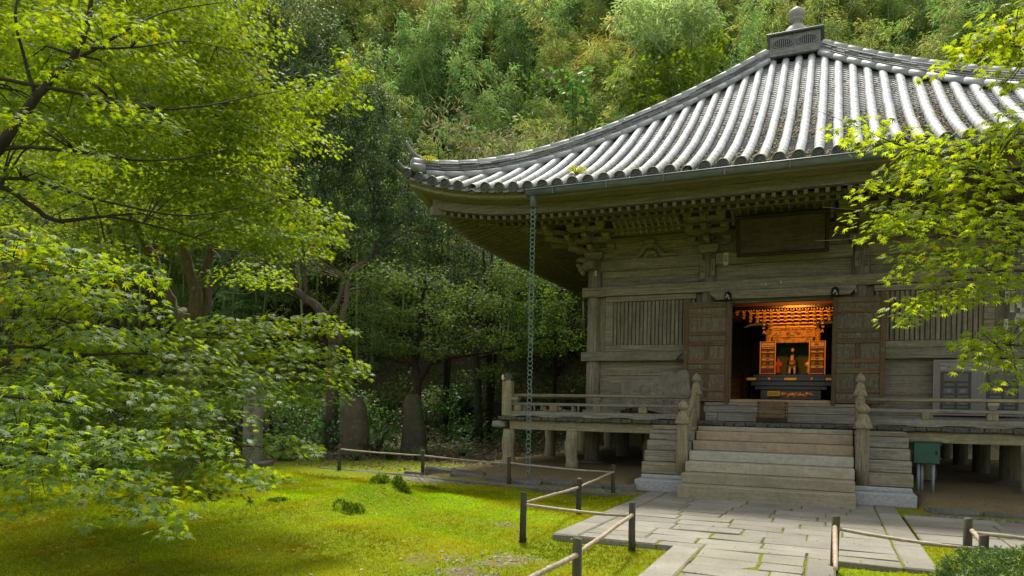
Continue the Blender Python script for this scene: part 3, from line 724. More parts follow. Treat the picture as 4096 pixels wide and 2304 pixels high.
for bxp in (-W, -1.5, 1.5, W):
    corner = abs(bxp) > 3; mb = MB()
    block(mb, bxp, 0, 4.93, .42, .17); big = part('bracket_set', mb, 'woodX')
    mb = MB(); bl = []
    for i, (yy, z) in enumerate(TIER):
        arm_x(mb, bxp, yy, z, (.98, .94, .86)[i]); arm_y(mb, bxp, yy-.52 if i < 2 else yy-.2, .1, z-.002)
        for dx in (-.38, 0, .38): bl.append((bxp+dx*(1, .97, .9)[i], yy, z+.105, .19, .085))
        if corner:
            s = -1 if bxp < 0 else 1; ox = s*-yy
            pts = [(yy-.6, z), (yy-.6, z+.1)]
            mb.bar((bxp, 0, z+.05), (bxp+s*(.5+.42*i), -(.5+.42*i), z+.05), .11, .105); bl.append((bxp+s*(.42+.42*i), -(.42+.42*i), z+.105, .19, .085))
            arm_y(mb, bxp+s*(.02, .43, .83)[i], yy-.45, .45, z); bl.append((bxp+s*(.02, .43, .83)[i], .38, z+.105, .19, .085))
    part('bracket_arms', mb, 'woodX', big); 
    for q_ in bl: b_ = MB(); block(b_, *q_); part('bearing_block', b_, 'woodX', big)
    if corner:     # carved nosing on the outer side
        s = -1 if bxp < 0 else 1; mb = MB()
        for q, (dx, dz, r_) in enumerate(((.22, 4.83, .12), (.34, 4.78, .10), (.30, 4.68, .07), (.42, 4.86, .06))): mb.ell((bxp+s*dx, 0, dz), (r_, .085, r_), 12, 8)
        mb.ell((bxp+s*.28, -.02, 4.98), (.2, .08, .07), 12, 6); part('carved_nose', mb, 'woodX', big)
        mb = MB(); mb.box(bxp-.11, bxp+.11, -.42, -.1, 4.68, 4.9, .04); mb.ell((bxp, -.42, 4.78), (.1, .1, .12), 12, 8); part('carved_nose', mb, 'eaveX', big)
for (y0, y1, z0, z1) in ((-.9, -.77, 5.635, 5.74), (-.5, -.38, 5.47, 5.56), (-.08, .06, 5.3, 5.42)):
    bx('purlin', 'eaveX', -5.2, 5.2, y0, y1, z0, z1)
for (c0, n_, x0, x1) in ((-2.8, 11, -3.5, -2.1), (0, 13, -.95, .95), (2.8, 11, 2.1, 3.5)):
    for j in range(n_):
        mb = MB(); x = x0+(x1-x0)*j/(n_-1); C_ = [(-.40, 5.415), (-.43, 5.47), (-.50, 5.545), (-.60, 5.60), (-.75, 5.64)]
        for (a, b), (c_, d) in zip(C_, C_[1:]): mb.bar((x, a, b), (x, c_, d), .05, .05, .004)
        part('curved_rib', mb, 'greyY')
    mb = MB(); C_ = [(-.37, 5.43), (-.40, 5.49), (-.48, 5.57), (-.6, 5.625), (-.78, 5.665)]
    mb.add([(x, a, b) for a, b in C_ for x in (x0-.05, x1+.05)], [(2*i, 2*i+1, 2*i+3, 2*i+2) for i in range(4)]); part('rib_backing', mb, 'woodX')
for s in (-1, 1):                                            # frog-leg struts
    c0 = 2.8*s; half = [(.62, 4.93), (.60, 4.985), (.47, 5.02), (.40, 4.99), (.33, 4.985), (.26, 5.05), (.20, 5.16), (.10, 5.22), (0, 5.22)]; inner = [(0, 5.13), (.08, 5.14), (.14, 5.08), (.2, 4.99), (.27, 4.93)]
    for q in (-1, 1):
        mb = MB(); poly = [(c0+q*a, b) for a, b in half]+[(c0+q*a, b) for a, b in inner]
        mb.prism(poly, lambda x, z: (x, -.09, z), lambda x, z: (x, -.005, z)); fs = part('frog_leg_strut', mb, 'woodX')
    mb = MB(); block(mb, c0, -.05, 5.22, .24, .1); part('bearing_block', mb, 'woodX', fs)
    mb = MB()
    for j in range(9): a = math.pi*j/8; mb.ell((c0+.12*math.cos(a), -.04, 4.97+.08*math.sin(a)), (.045, .03, .06), 8, 5)
    part('carved_flower', mb, 'woodX', fs)

# --- walls
PX = (-W, -1.5, 1.5, W)
for x in PX:
    mb = MB(); mb.tube([(x, 0, .15, .172), (x, 0, 2, .17), (x, 0, 4.95, .165)], 24); part('pillar', mb, 'woodZ')
    mb = MB(); mb.ell((x, 0, .18), (.36, .34, .1), 14, 6, jit=.06); part('pillar_base', mb, 'rock')
for x in (-W, W):
    for yy in (2.75, 5.5, 8.22): mb = MB(); mb.tube([(x, yy, .15, .172), (x, yy, 4.95, .165)], 20); part('pillar', mb, 'woodZ')
for x in (-1.5, 1.5): mb = MB(); mb.tube([(x, 8.22, .15, .172), (x, 8.22, 4.95, .165)], 20); part('pillar', mb, 'woodZ')
tb = bx('tie_beam', 'woodX', -4.36, 4.36, -.215, -.05, 4.06, 4.285, ch=.012)
for x in PX:   # eye-shaped joint line where the tie beam passes each pillar
    mb = MB(); pts = [(x+.33*t, 4.172+.095*(1-abs(t)**1.7)*s) for s, rng in ((1, np.linspace(-1, 1, 15)), (-1, np.linspace(1, -1, 15))) for t in rng]
    mb.tube([(p_[0], -.2155, p_[1], .004) for p_ in pts], 4); part('joint_line', mb, 'eaveX', tb)
bx('head_beam', 'woodX', -4.2, 4.2, -.075, .06, 4.665, 4.93)
for s in (-1, 1):
    a, b = sorted((s*1.93, s*4.36)); bx('waist_beam', 'woodX', a, b, -.22, -.05, 2.57, 2.785, ch=.012)
    a, b = sorted((s*1.66, s*3.94))
    for z0, z1 in ((1.44, 1.86), (1.864, 2.24), (2.244, 2.575)): bx('wall_board', 'woodX', a, b, -.035+random.uniform(-.004, .004), .04, z0, z1, ch=.006)
    for z0, z1 in ((4.28, 4.49), (4.493, 4.668)): bx('wall_board', 'woodX', a, b, -.02, .05, z0, z1, ch=.006)
    bx('wall_board', 'woodX', a-.1, b+.1, -.0, .06, 4.93, 5.32, ch=.006)
    # lattice window
    x0, x1 = sorted((s*1.75, s*3.8))
    lw = bx('lattice_window', 'darkwood', x0, x1, -.04, .02, 2.92, 3.95)
    fr = MB(); fr.box(x0, x1, -.16, -.03, 2.79, 2.93, .012); fr.box(x0, x1, -.16, -.03, 3.93, 4.055, .012)
    fr.box(s*3.8, s*3.62, -.16, -.03, 2.93, 3.93, .012) if s > 0 else fr.box(-3.8, -3.62, -.16, -.03, 2.93, 3.93, .012)
    part('frame', fr, 'woodX', lw)
    for j in range(21):
        x = s*(3.585-.0885*j); b = MB(); b.box(x-.037, x+.037, -.115-random.uniform(0, .006), -.05, 2.93, 3.93, .012); part('slat', b, 'woodZ', lw)
    a, b = sorted((s*3.8, s*3.96)); bx('wall_board', 'woodZ', a, b, -.06, .03, 2.785, 4.06, ch=.006)
    bx('door_post', 'woodZ', *sorted((s*1.0, s*1.12)), -.16, .1, 1.6, 3.9); bx('wall_board', 'woodZ', *sorted((s*1.12, s*1.36)), -.05, .03, 1.4, 4.06)
    bx('wall_board', 'woodZ', *sorted((s*1.62, s*1.76)), -.05, .03, 1.4, 4.06)
for z0, z1 in ((4.28, 4.665),): bx('wall_board', 'woodX', -1.35, 1.35, -.02, .05, z0, z1)
bx('wall_board', 'woodX', -1.4, 1.4, .0, .06, 4.93, 5.5)
bx('wall_board', 'woodX', -4.1, 4.1, .02, .08, 5.3, 6.0)
# side and rear walls, floor and ceiling
for x in (-4.06, 4.06): bx('side_wall', 'woodY', x-.04, x+.04, .1, 8.2, 1.3, 5.9)
bx('rear_wall', 'woodX', -4.1, 4.1, 8.18, 8.26, 1.3, 5.9)
bx('hall_floor', 'darkwood', -4.0, 4.0, .06, 8.1, 1.56, 1.66); bx('hall_ceiling', 'wallin', -4.0, 4.0, .06, 8.1, 4.72, 4.78)
bx('ground_beam', 'greyX', -4.3, -1.7, -.2, -.05, 1.255, 1.44); bx('ground_beam', 'greyX', 1.7, 4.3, -.2, -.05, 1.255, 1.44)
# door surround, steps below it
bx('lintel', 'eaveX', -1.12, 1.12, -.17, -.05, 3.79, 3.93)
mb = MB(); mb.prism([(-1.42, 3.99), (-1.30, 3.86), (1.30, 3.86), (1.42, 3.99), (1.42, 4.04), (-1.42, 4.04)], lambda x, z: (x, -.35, z), lambda x, z: (x, -.2, z)); part('door_rail', mb, 'woodX')
bx('door_sill', 'sill', -1.0, 1.0, -.26, .1, 1.655, 1.73, ch=.012); bx('threshold', 'greyX', -1.5, 1.5, -.32, .05, 1.59, 1.655); bx('threshold', 'greyX', -1.5, 1.5, -.40, -.1, 1.44, 1.585)
bx('threshold', 'greyX', -1.45, -1.2, -.5, -.15, 1.258, 1.435); bx('threshold', 'greyX', -1.195, 1.45, -.5, -.15, 1.258, 1.435)
def door(s):
    x0, x1 = 1.0, 1.955; z1, z0 = 3.845, 1.66; H = z1-z0; ya, yb = -.35, -.285
    X = lambda a, b: sorted((s*a, s*b))
    d = bx('door_leaf', 'panel', *X(x0+.05, x1-.05), -.325, -.29, z0+.02, z1-.03)
    bx('stile', 'doorZ', *X(x0, x0+.085), ya-.005, yb+.01, z0-.03, z1+.02, parent=d); bx('stile', 'doorZ', *X(x1-.085, x1), ya-.005, yb+.01, z0-.01, z1+.06, parent=d)
    for a, b in ((.025, .07), (.12, .165), (.305, .345), (.395, .445), (.58, .625), (.67, .72), (.855, .9), (.955, .995)):
        o = bx('rail', 'doorX', *X(x0+.085, x1-.085), ya, yb, z1-H*b, z1-H*a, parent=d)
    for a, b in ((.445, .58), (.625, .67), (.72, .855), (.9, .955)): bx('muntin', 'doorZ', *X((x0+x1)/2-.05, (x0+x1)/2+.045), ya+.004, yb, z1-H*b, z1-H*a, parent=d)
    bx('latch_plate', 'verdi', *X(x1-.075, x1-.02), ya-.012, ya-.004, z1-H*.52, z1-H*.495, parent=d)
    mb = MB(); mb.lathe([(.065, 3.82), (.072, 3.84), (.072, 3.93), (.065, 3.97), (.045, 4.0), (.015, 4.02)], s*1.04, -.38, 16); hb = part('hinge_socket', mb, 'iron')
    for j in range(4):
        b = MB(); xx = s*1.04+(-.03, .008, -.015, .03)[j]; zz = 3.86+(.03, .05, .075, 0)[j]; b.box(xx-.009, xx+.009, -.459, -.452, zz-.02, zz+.02, .002, rot=Matrix.Rotation((.5, -.2, .3, 0)[j], 3, 'Y')); part('paper_slip', b, 'paper', hb)
door(-1); door(1)
b = MB(); b.bar((-1.98, -.33, 2.73), (-2.1, -.33, 2.6), .05, .02); b.bar((-2.12, -.33, 2.585), (-1.99, -.33, 2.60), .04, .03); part('door_hook', b, 'iron')

# --- paper slips with brushed names, on pillars and beams
def slip(x, y, z, w, h, s, pale=False, rz=0):
    b = MB(); b.box(x-w/2, x+w/2, y-.003, y, z-h/2, z+h/2, .001, rot=Matrix.Rotation(rz, 3, 'Y')); o = part('paper_slip', b, 'paper' if pale else 'woodZ')
    t = '\n'.join(s); text('lettering', t, min(w*.75, h/len(s)*.8), M['ink'], o, (x, y-.0055, z-.0))
slip(-1.62, -.155, 4.56, .11, .42, '大内', False); slip(-1.40, -.165, 4.6, .08, .36, '仁三'); slip(-1.28, -.03, 4.78, .07, .22, '日', True); slip(-1.14, -.08, 4.78, .10, .28, '包橋', True)
slip(1.44, -.168, 4.6, .09, .30, '三代', False); slip(1.60, -.15, 4.55, .11, .5, '信田屋', False); slip(-W+.06, -.17, 4.62, .06, .12, '八', True)
for x, z, st, r_ in ((3.98, 3.72, '観光', 0), (4.06, 3.55, '駅とみけ', 0), (4.17, 3.6, '山', 0), (4.14, 3.3, '王', .3), (4.22, 3.4, '田', 0), (4.2, 3.15, '石', -.35), (3.97, 3.2, '宮', 0)): slip(x, -.185, z, .07, .2+.06*(len(st) > 2), st, True, r_)
for x, st, pl in ((-.35, '雑', 0), (-.12, '石川', 0), (.16, '知のお', 1), (.42, '乃らむ', 1), (.78, '原宮', 1), (1.02, '久源', 1), (1.42, '二ツ山', 1)):
    b = MB(); b.box(x-.1, x+.1, -2.0, -1.965, 5.44, 5.56, .001); o = part('paper_slip', b, 'eaveX'); text('lettering', st, .10, M['ink'], o, (x, -2.003, 5.50))
for x, z in ((-.3, 4.17), (.0, 4.19), (1.42, 3.95)): b = MB(); b.box(x-.012, x+.012, -.2195, -.2165, z-.03, z+.03, .001); part('paper_slip', b, 'paper')

# --- veranda
dk = MB(); ed = MB(); x = -5.63
while x < 5.63:
    w_ = random.uniform(.17, .24); q = random.uniform(.8, 1.1); dz = random.uniform(-.006, .003)
    dk.box(x+.003, x+w_-.003, -1.44, -.1, 1.165+dz, 1.25+dz, .006); x += w_
y = -.1
for xs_ in (-1, 1):
    y = -.09
    while y < 8.2:
        w_ = random.uniform(.17, .24); a, b = sorted((xs_*5.63, xs_*4.2)); dk.box(a, b, y+.003, y+w_-.003, 1.165, 1.25, .006); y += w_
part('veranda_deck', dk, 'greyY'); x = -5.4
while x < 5.6:
    w_ = random.uniform(.17, .24); dz = random.uniform(-.008, .004); ed.box(x+.002, x+w_-.002, -1.52+random.uniform(-.02, .012), -1.43, 1.168+dz+random.uniform(0, .012), 1.252+dz, .016, jit=.006); x += w_
part('plank_ends', ed, 'edgewood'); bx('corner_plank', 'edgewood', -5.85, -5.4, -1.55, -1.3, 1.18, 1.256)
bx('veranda_beam', 'mossyX', -5.6, 5.6, -1.43, -1.28, .97, 1.165, ch=.012); bx('beam_nose', 'greyX', -6.05, -5.72, -1.45, -1.27, 1.005, 1.15, ch=.03)
bx('veranda_beam', 'mossyY', -5.72, -5.57, -1.2, 8, .97, 1.165); bx('veranda_beam', 'mossyY', 5.57, 5.72, -1.2, 8, .97, 1.165)
for (x, yy) in ((-5.65, -1.37), (-4.14, -1.37), (4.14, -1.37), (5.65, -1.37), (-5.65, 1.3), (-5.65, 4), (-5.65, 6.7), (5.65, 1.3), (5.65, 4), (-2.75, .0), (2.75, 0), (-2.75, 4), (2.75, 4), (0, 2.7), (0, 5.5)):
    mb = MB(); ph = random.uniform(0, 6)
    mb.tube([(x+.012*math.sin(ph+k*1.3), yy, .12+(.97-.12 if yy < -1 else 1.03)*k/6, .142+.012*math.sin(ph*2+k*1.7)) for k in range(7)], 12, wob=.03); part('veranda_post', mb, 'mossyZ')
    if yy < -1: mb = MB(); mb.box(x-.36, x+.4, yy-.24, yy+.2, .02, .165, .05, jit=.03); part('post_stone', mb, 'rock')
# railing
def railing(s):
    sg = lambda a, b: sorted((s*a, s*b))
    mb = MB(); mb.tube([(s*1.5, -1.44, 1.735, .036), (s*5.65, -1.44, 1.735, .036)], 10); top = part('railing', mb, 'railX')
    bx('mid_rail', 'greyX', *sg(1.5, 5.65), -1.475, -1.405, 1.512, 1.572, parent=top); 
    mb = MB(); n_ = 24; pts = [(1.5, 1.385), (5.65, 1.385), (5.65, 1.258)]+[(5.65-4.15*k/n_, 1.258+(.028 if k % 6 in (2, 3, 4) else .0)) for k in range(1, n_)]+[(1.5, 1.258)]
    mb.prism([(s*a, b) for a, b in (pts if s > 0 else pts)], lambda a, z: (a, -1.51, z), lambda a, z: (a, -1.38, z)); part('bottom_rail', mb, 'greyX', top)
    for x in (2.57, 3.56, 4.55, 5.4):
        bx('strut', 'railZ', *sg(x-.085, x+.085), -1.505, -1.385, 1.385, 1.512, parent=top, ch=.012)
    for x in (3.56, 5.46):
        mb = MB(); block(mb, s*x, -1.44, 1.60, .17, .10); mb.box(s*x-.055, s*x+.055, -1.49, -1.39, 1.572, 1.61, .008); part('strut_cap', mb, 'greyX', top)
    for (x, y0, y1) in ((5.63, -1.44, 8),):
        mb = MB(); mb.tube([(s*x, y0, 1.735, .036), (s*x, y1, 1.735, .036)], 10); t2 = part('railing', mb, 'railY')
        bx('mid_rail', 'greyY', s*x-.035, s*x+.035, y0, y1, 1.512, 1.572, parent=t2); bx('bottom_rail', 'greyY', s*x-.06, s*x+.06, y0, y1, 1.26, 1.385, parent=t2)
        for yy in (-.4, .8, 2, 3.2, 4.4, 5.6): bx('strut', 'railZ', s*x-.06, s*x+.06, yy-.085, yy+.085, 1.385, 1.512, parent=t2)
railing(-1); railing(1)
mb = MB(); mb.box(-5.77, -5.54, -1.55, -1.33, 1.25, 2.06, .035); mb.box(-5.745, -5.58, -1.525, -1.36, 2.04, 2.13, .03, jit=.02); cp = part('corner_post', mb, 'mossyZ')
mb = MB(); mb.ell((-5.64, -1.44, 2.13), (.115, .10, .10), 9, 6, jit=.22); mb.ell((-5.72, -1.5, 2.03), (.04, .05, .08), 7, 5, jit=.2); part('rotted_cap', mb, 'edgewood', cp)
mb = MB(); mb.ell((-5.755, -1.52, 2.13), (.028, .02, .07), 7, 5, jit=.2); part('white_splinter', mb, 'cream', cp)
mb = MB(); mb.box(5.54, 5.77, -1.55, -1.33, 1.25, 2.1, .035); part('corner_post', mb, 'mossyZ')
# newels with lotus-bud heads
def newel(x, y, z0, z1, r, name='newel_post'):
    H = z1-z0; q = lambda f: z1-f
    prof = [(r*1.0, z0), (r*1.02, z0+(H-.5)*.5), (r*.98, q(.47)), (r*1.02, q(.44), 0), (r*1.32, q(.435), 1), (r*1.36, q(.41), 1), (r*1.1, q(.33), .8), (r*.86, q(.24), .6), (r*.74, q(.205), .3), (r*.5, q(.195), 0), (r*.5, q(.182), 0), (r*.74, q(.172), 1), (r*1.0, q(.13), 1), (r*.95, q(.095), 1), (r*.62, q(.045), .9), (r*.25, q(.012), .5), (.004, z1)]
    mb = MB(); mb.lathe(prof, x, y, 36, 12, .055); return part(name, mb, 'railZ')
for s in (-1, 1):
    newel(s*1.49, -1.46, 1.25, 2.225, .085); newel(s*1.49, -2.84, .26, 1.655, .105)
    # sloping stair rail, lower rail and string between newels
    mb = MB(); P = [(s*1.49, -1.46, 1.84), (s*1.49, -1.62, 1.83), (s*1.49, -1.78, 1.72), (s*1.49, -2.1, 1.5), (s*1.49, -2.5, 1.32), (s*1.49, -2.78, 1.2)]
    for a, b in zip(P, P[1:]): mb.bar(a, b, .095, .085, .02)
    part('stair_rail', mb, 'railY')
    mb = MB(); P = [(s*1.49, -1.5, 1.56), (s*1.49, -1.68, 1.54), (s*1.49, -1.85, 1.38), (s*1.49, -2.2, 1.08), (s*1.49, -2.78, .72)]
    for a, b in zip(P, P[1:]): mb.bar(a, b, .075, .07, .015)
    part('stair_rail', mb, 'railY')
    mb = MB(); mb.prism([(-1.5, 1.48), (-1.62, 1.47), (-1.8, 1.3), (-2.78, .58), (-2.78, .3), (-2.6, .3), (-1.5, 1.2)], lambda y_, z: (s*1.49-.035, y_, z), lambda y_, z: (s*1.49+.035, y_, z)); part('stair_string', mb, 'railY')
    # old log steps flanking the new flight
    for j, (z0, z1, yf) in enumerate(((.268, .488, -2.83), (.488, .69, -2.67), (.69, .884, -2.52), (.884, 1.076, -2.37), (1.076, 1.165, -2.22))):
        a, b = sorted((s*1.39, s*(2.2+.012*(4-j)))); bx('side_step', ('mossyX', 'greyX', 'greyX', 'greyX', 'railX')[j], a, b, yf, yf+.75, z0+.003, z1, ch=.014)
    a, b = sorted((s*1.3, s*2.26)); base = bx('granite_base', 'granite', a, b, -3.3, -2.5, -.1, .195, ch=.012); a, b = sorted((s*1.3, s*2.23)); bx('granite_course', 'granite', a, b, -2.93, -2.5, .195, .262, parent=base)
    mb = MB(); mb.box(s*1.49-.14, s*1.49+.14, -3.0, -2.7, .19, .27, .03); part('newel_pad', mb, 'granite', base)
zs = [.03]+[.204+.175*k for k in range(6)]
for k in range(6):
    yf = -3.925+.361*k; bx('stair_step', ('step_low', 'step_low', 'step', 'step_grey', 'step_rust', 'step_rust')[k], -1.367, 1.367, yf, yf+.37+(.35 if k == 5 else 0), zs[k] if k else -.02, zs[k+1], ch=.012)
bx('stair_step', 'step', -1.367, 1.367, -1.9, -1.5, 1.08, 1.165)
# ------------------------------------------------------------------ things on and in the hall
def pm(mb, name, m, parent, label=None): return mb.build(name, M[m] if isinstance(m, str) else m, parent, label)
rc = thing('rain_chain', 'long verdigris rain chain of paired rings hanging from the gutter end', 'rain chain', (-4.33, -3.385, .06))
N_ = 59
ring = None
for i in range(N_):
    z = 5.26-i*.0885; mb = MB(); n_ = 14
    if ring is None:
        for off in (-.011, .011): mb.tube([(.046*math.cos(2*math.pi*k/n_), off+.004*math.sin(4*math.pi*k/n_), .052*math.sin(2*math.pi*k/n_), .0045) for k in range(n_+1)], 6, False)
        ring = pm(mb, 'link', 'chain', rc); o = ring
    else: o = ring.copy(); link(o, rc)
    o.location = (random.uniform(-.003, .003)-.05*(i/N_)*0, 0, z); o.rotation_euler = (0, random.uniform(-.12, .12), random.choice((0, .35, -.3))+random.uniform(-.2, .2))

pq = thing('name_plaque', 'large dark framed board with worn brushed characters above the doorway', 'plaque', (0, -.55, 4.7))
pq.rotation_euler = (R(24), 0, 0)
b = MB(); b.box(-.79, .84, -.02, .03, .06, .78, .008); pm(b, 'board', 'board', pq)
fr = MB()
for a in ((-.86, .91, -.05, .04, 0, .075), (-.86, .91, -.05, .04, .765, .85)): fr.box(*a, ch=.02)
for a in ((-.86, -.785, -.048, .038, .075, .765), (.835, .91, -.048, .038, .075, .765)): fr.box(*a, ch=.02)
pm(fr, 'frame', 'darkwood', pq)

ob = thing('offering_box', 'studded brown wooden board-fronted box at the top of the steps', 'box', (-.06, -1.25, 1.254))
b = MB(); b.box(-.28, .285, -.02, .26, .09, .425, .01); pm(b, 'body', 'doorX', ob)
b = MB(); b.prism([(-.29, .092), (-.29, 0), (-.22, .0), (-.19, .03), (-.12, .005), (-.06, .03), (0, .005), (.07, .03), (.13, .005), (.2, .03), (.23, 0), (.295, 0), (.295, .092)], lambda x, z: (x, -.035, z), lambda x, z: (x, .0, z)); pm(b, 'apron', 'darkwood', ob)
for x in (-.245, .25):
    for k in range(5): b = MB(); b.ell((x, -.024, .135+.062*k), (.016, .012, .016), 8, 4); pm(b, 'stud', 'iron', ob)

tab = thing('stone_tablet', 'broad jagged-topped slab of lichened stone leaning on the veranda wall', 'stone slab', (-2.5, -.5, 1.25))
poly = [(-3.30, 2.15), (-3.2, 2.13), (-3.12, 2.14), (-2.9, 2.125), (-2.72, 2.15), (-2.62, 2.12), (-2.5, 2.19), (-2.38, 2.25), (-2.22, 2.28), (-2.1, 2.24), (-2.0, 2.32), (-1.88, 2.35), (-1.81, 2.29), (-1.76, 1.75), (-1.765, 1.42), (-2.1, 1.375), (-2.4, 1.40), (-2.69, 1.46), (-2.78, 1.52), (-3.0, 1.54), (-3.25, 1.6)]
b = MB(); b.prism([(x+2.5, z-1.25) for x, z in poly], lambda x, z: (x, -.08+.05*(z-.5), z), lambda x, z: (x, .06+.09*(z-.5), z)); pm(b, 'slab', 'slab', tab)
b = MB()
for x in (-.62, .55): b.box(x-.05, x+.05, -.1, .16, 0, .24, .01); b.box(x-.16, x+.16, -.12, .16, .0, .05, .01)
b.box(-.8, .72, -.03, .06, .10, .2, .01); pm(b, 'stand', 'darkwood', tab)
b = MB()
for k in range(70):
    xx, zz = -.5+.17*(k % 7)+random.uniform(-.025, .025), .28+random.uniform(0, .5); yy = -.08+.05*(zz-.5); w_, h_ = random.choice(((.006, .022), (.02, .006), (.007, .013)))
    b.box(xx-w_, xx+w_, yy-.003, yy+.004, zz-h_, zz+h_, .001, rot=Matrix.Rotation(random.uniform(-.5, .5), 3, 'Y'))
pm(b, 'carved_lettering', 'stele_dark', tab)

rk = thing('bamboo_tray', 'low bamboo rack of dry twigs lying on the left veranda floor', 'rack', (-4.9, -.35, 1.254))
b = MB()
for x, y in ((-.47, -.2), (.47, -.2), (-.47, .25), (.47, .25)): b.tube([(x, y, 0, .022), (x, y, .33, .02)], 8)
for y in (-.2, .25):
    for z in (.1, .3): b.tube([(-.5, y, z, .02), (.5, y, z+.01, .018)], 8)
for x in (-.46, .46): b.tube([(x, -.24, .12, .018), (x, .28, .12, .018)], 8)
pm(b, 'frame', 'bamboo', rk)
b = MB()
for k in range(60): a = random.uniform(0, 6.3); x, y = random.uniform(-.4, .4), random.uniform(-.15, .2); b.tube([(x-.16*math.cos(a), y-.1*math.sin(a), .12+random.uniform(0, .05), .006), (x+.16*math.cos(a), y+.1*math.sin(a), .13+random.uniform(0, .05), .005)], 4)
pm(b, 'twigs', 'bamboo', rk)

for i, (xc, lab) in enumerate(((3.17, 'faded grey notice board fully seen behind the right railing'), (3.92, 'second faded grey notice board half hidden by maple leaves'))):
    nb = thing('notice_board', lab, 'notice board', (xc, -.26, 1.48), group='notice boards by the right window')
    b = MB(); b.box(-.368, .368, 0, .035, 0, 1.05, .006); pm(b, 'board', 'poster', nb)
    b = MB()
    for a in ((-.372, .372, -.006, .038, 1.04, 1.056), (-.372, .372, -.006, .038, -.006, .01)): b.box(*a, ch=.002)
    for a in ((-.372, -.36, -.006, .038, .01, 1.04), (.36, .372, -.006, .038, .01, 1.04)): b.box(*a, ch=.002)
    pm(b, 'frame', 'poster_pale', nb)
    b = MB(); b.box(-.26, .26, -.004, 0, .865, .985, .001); c_ = pm(b, 'caption', 'poster_pale', nb)
    text('lettering', ('水仙はイタリアのフィレンツェを\n表す花でもある。', '扉に描かれるバラはローマを表\nす花である。')[i], .036, M['ink'], c_, (-.0, -.0065, .925))
    b = MB(); b.box(-.255, .255, -.005, 0, .03, .83, .001); pr = pm(b, 'printed_photo', 'poster_dark', nb)
    b = MB(); b.box(-.2, .2, -.009, -.005, .65, .80, .002)
    for z in (.56, .33, .13): b.box(-.2, -.02, -.009, -.005, z, z+.045, .002); b.box(.03, .2, -.009, -.005, z, z+.045, .002)
    for z in (.41, .2):
        b.box(-.2, -.02, -.009, -.005, z, z+.1, .002); b.box(.03, .2, -.009, -.005, z, z+.1, .002)
    pm(b, 'printed_panels', 'poster_mid', pr)
    b = MB()
    for z in (.46, .25):
        for x in (-.11, .115):
            for k in range(9): a = k*math.pi/4; r_ = .028 if k < 8 else 0; b.ell((x+r_*math.cos(a), -.0095, z+r_*math.sin(a)), (.0105, .002, .0105), 8, 4)
    pm(b, 'printed_flowers', 'poster_pale', pr)

gb = thing('junction_box', 'dark green metal box on grey pipes under the right veranda', 'junction box', (2.51, -1.98, .13))
b = MB(); b.box(-.2, .2, -.1, .09, .5, .875, .012); body = pm(b, 'body', 'boxgreen', gb)
b = MB(); b.box(-.19, .19, -.112, -.1, .512, .865, .008); dr = pm(b, 'door', 'boxgreen', body)
b = MB()
for z in (.56, .8): b.tube([(.205, -.1, z, .01), (.205, -.1, z+.06, .01)], 8)
b.box(-.215, -.2, -.1, -.06, .66, .72, .003); pm(b, 'hinge', 'boxgreen', body)
b = MB(); b.box(.13, .16, -.122, -.11, .66, .73, .004); pm(b, 'handle', 'iron', dr); b = MB(); b.box(-.24, .24, -.13, .11, .87, .885, .004); pm(b, 'lid', 'boxgreen', body)
for x, y in ((-.11, 0), (-.05, .06), (.11, -.02)): b = MB(); b.tube([(x, y, 0, .026), (x, y, .52, .026)], 10); pm(b, 'pipe', 'pipe', gb)

# --- altar inside: table, painted shrine with open doors, figures
AX, AY = .07, 4.0
lamp = bpy.data.lights.new('altar_lamp', 'SPOT'); lamp.energy = 105; lamp.color = (1.0, .36, .055); lamp.spot_size = R(88); lamp.spot_blend = .9; lamp.shadow_soft_size = .15
lo = bpy.data.objects.new('altar_lamp', lamp); COL.objects.link(lo); lo.location = (.1, 1.2, 4.45); lo.rotation_euler = (Vector((.1, 1.2, 4.45))-Vector((AX, AY, 3.25))).to_track_quat('Z', 'Y').to_euler()
at = thing('altar_table', 'black lacquered altar table with gilt fittings inside the lit doorway', 'altar', (AX, AY-.75, 1.66))
b = MB(); b.box(-1.05, 1.05, -.2, .9, .60, .70, .01); top = pm(b, 'table_top', 'lacquer', at)
b = MB(); b.box(-.95, .95, -.12, .8, .48, .6, .01); b.box(-.85, .85, -.05, .75, .38, .48, .01); b.box(-.72, .72, 0, .7, .14, .38, .01); b.box(-.9, .9, -.1, .8, .0, .14, .02); pm(b, 'pedestal', 'lacquer', at)
for x, w_ in ((-.93, .11), (0, .14), (.93, .11)): b = MB(); b.box(x-w_, x+w_, -.206, -.2, .62, .68, .004); pm(b, 'gilt_fitting', 'gold', top)
for x in (-.5, .5): b = MB(); b.ell((x, -.2, .65), (.035, .008, .035), 10, 5); pm(b, 'gilt_boss', 'gold', top)
b = MB()
for k in range(9): x = -.2+.085*k; b.ell((x, -.01, .26+.02*math.sin(k*2)), (.06, .03, .05 if k in (3, 7) else .032), 9, 5)
for k in range(14): x = -.25+.06*k; b.ell((x, -.005, .26+.045*math.sin(k*1.7)), (.03, .02, .02), 7, 4)
pm(b, 'carved_relief', 'brocade', at)
sg = thing('yellow_notice', 'small yellow printed notice standing before the altar', 'notice', (AX-.38, AY-1.06, 1.66))
b = MB(); b.box(-.15, .15, 0, .012, .21, .34, .003); q = pm(b, 'notice_plate', 'yellow', sg); text('lettering', 'ガラスに手を\nふれないで下さい', .034, M['ink'], q, (0, -.003, .275))
b = MB(); b.bar((-.08, .02, .215), (-.08, .12, 0), .015, .015); b.bar((.08, .02, .215), (.08, .12, 0), .015, .015); pm(b, 'stand', 'lacquer', sg)

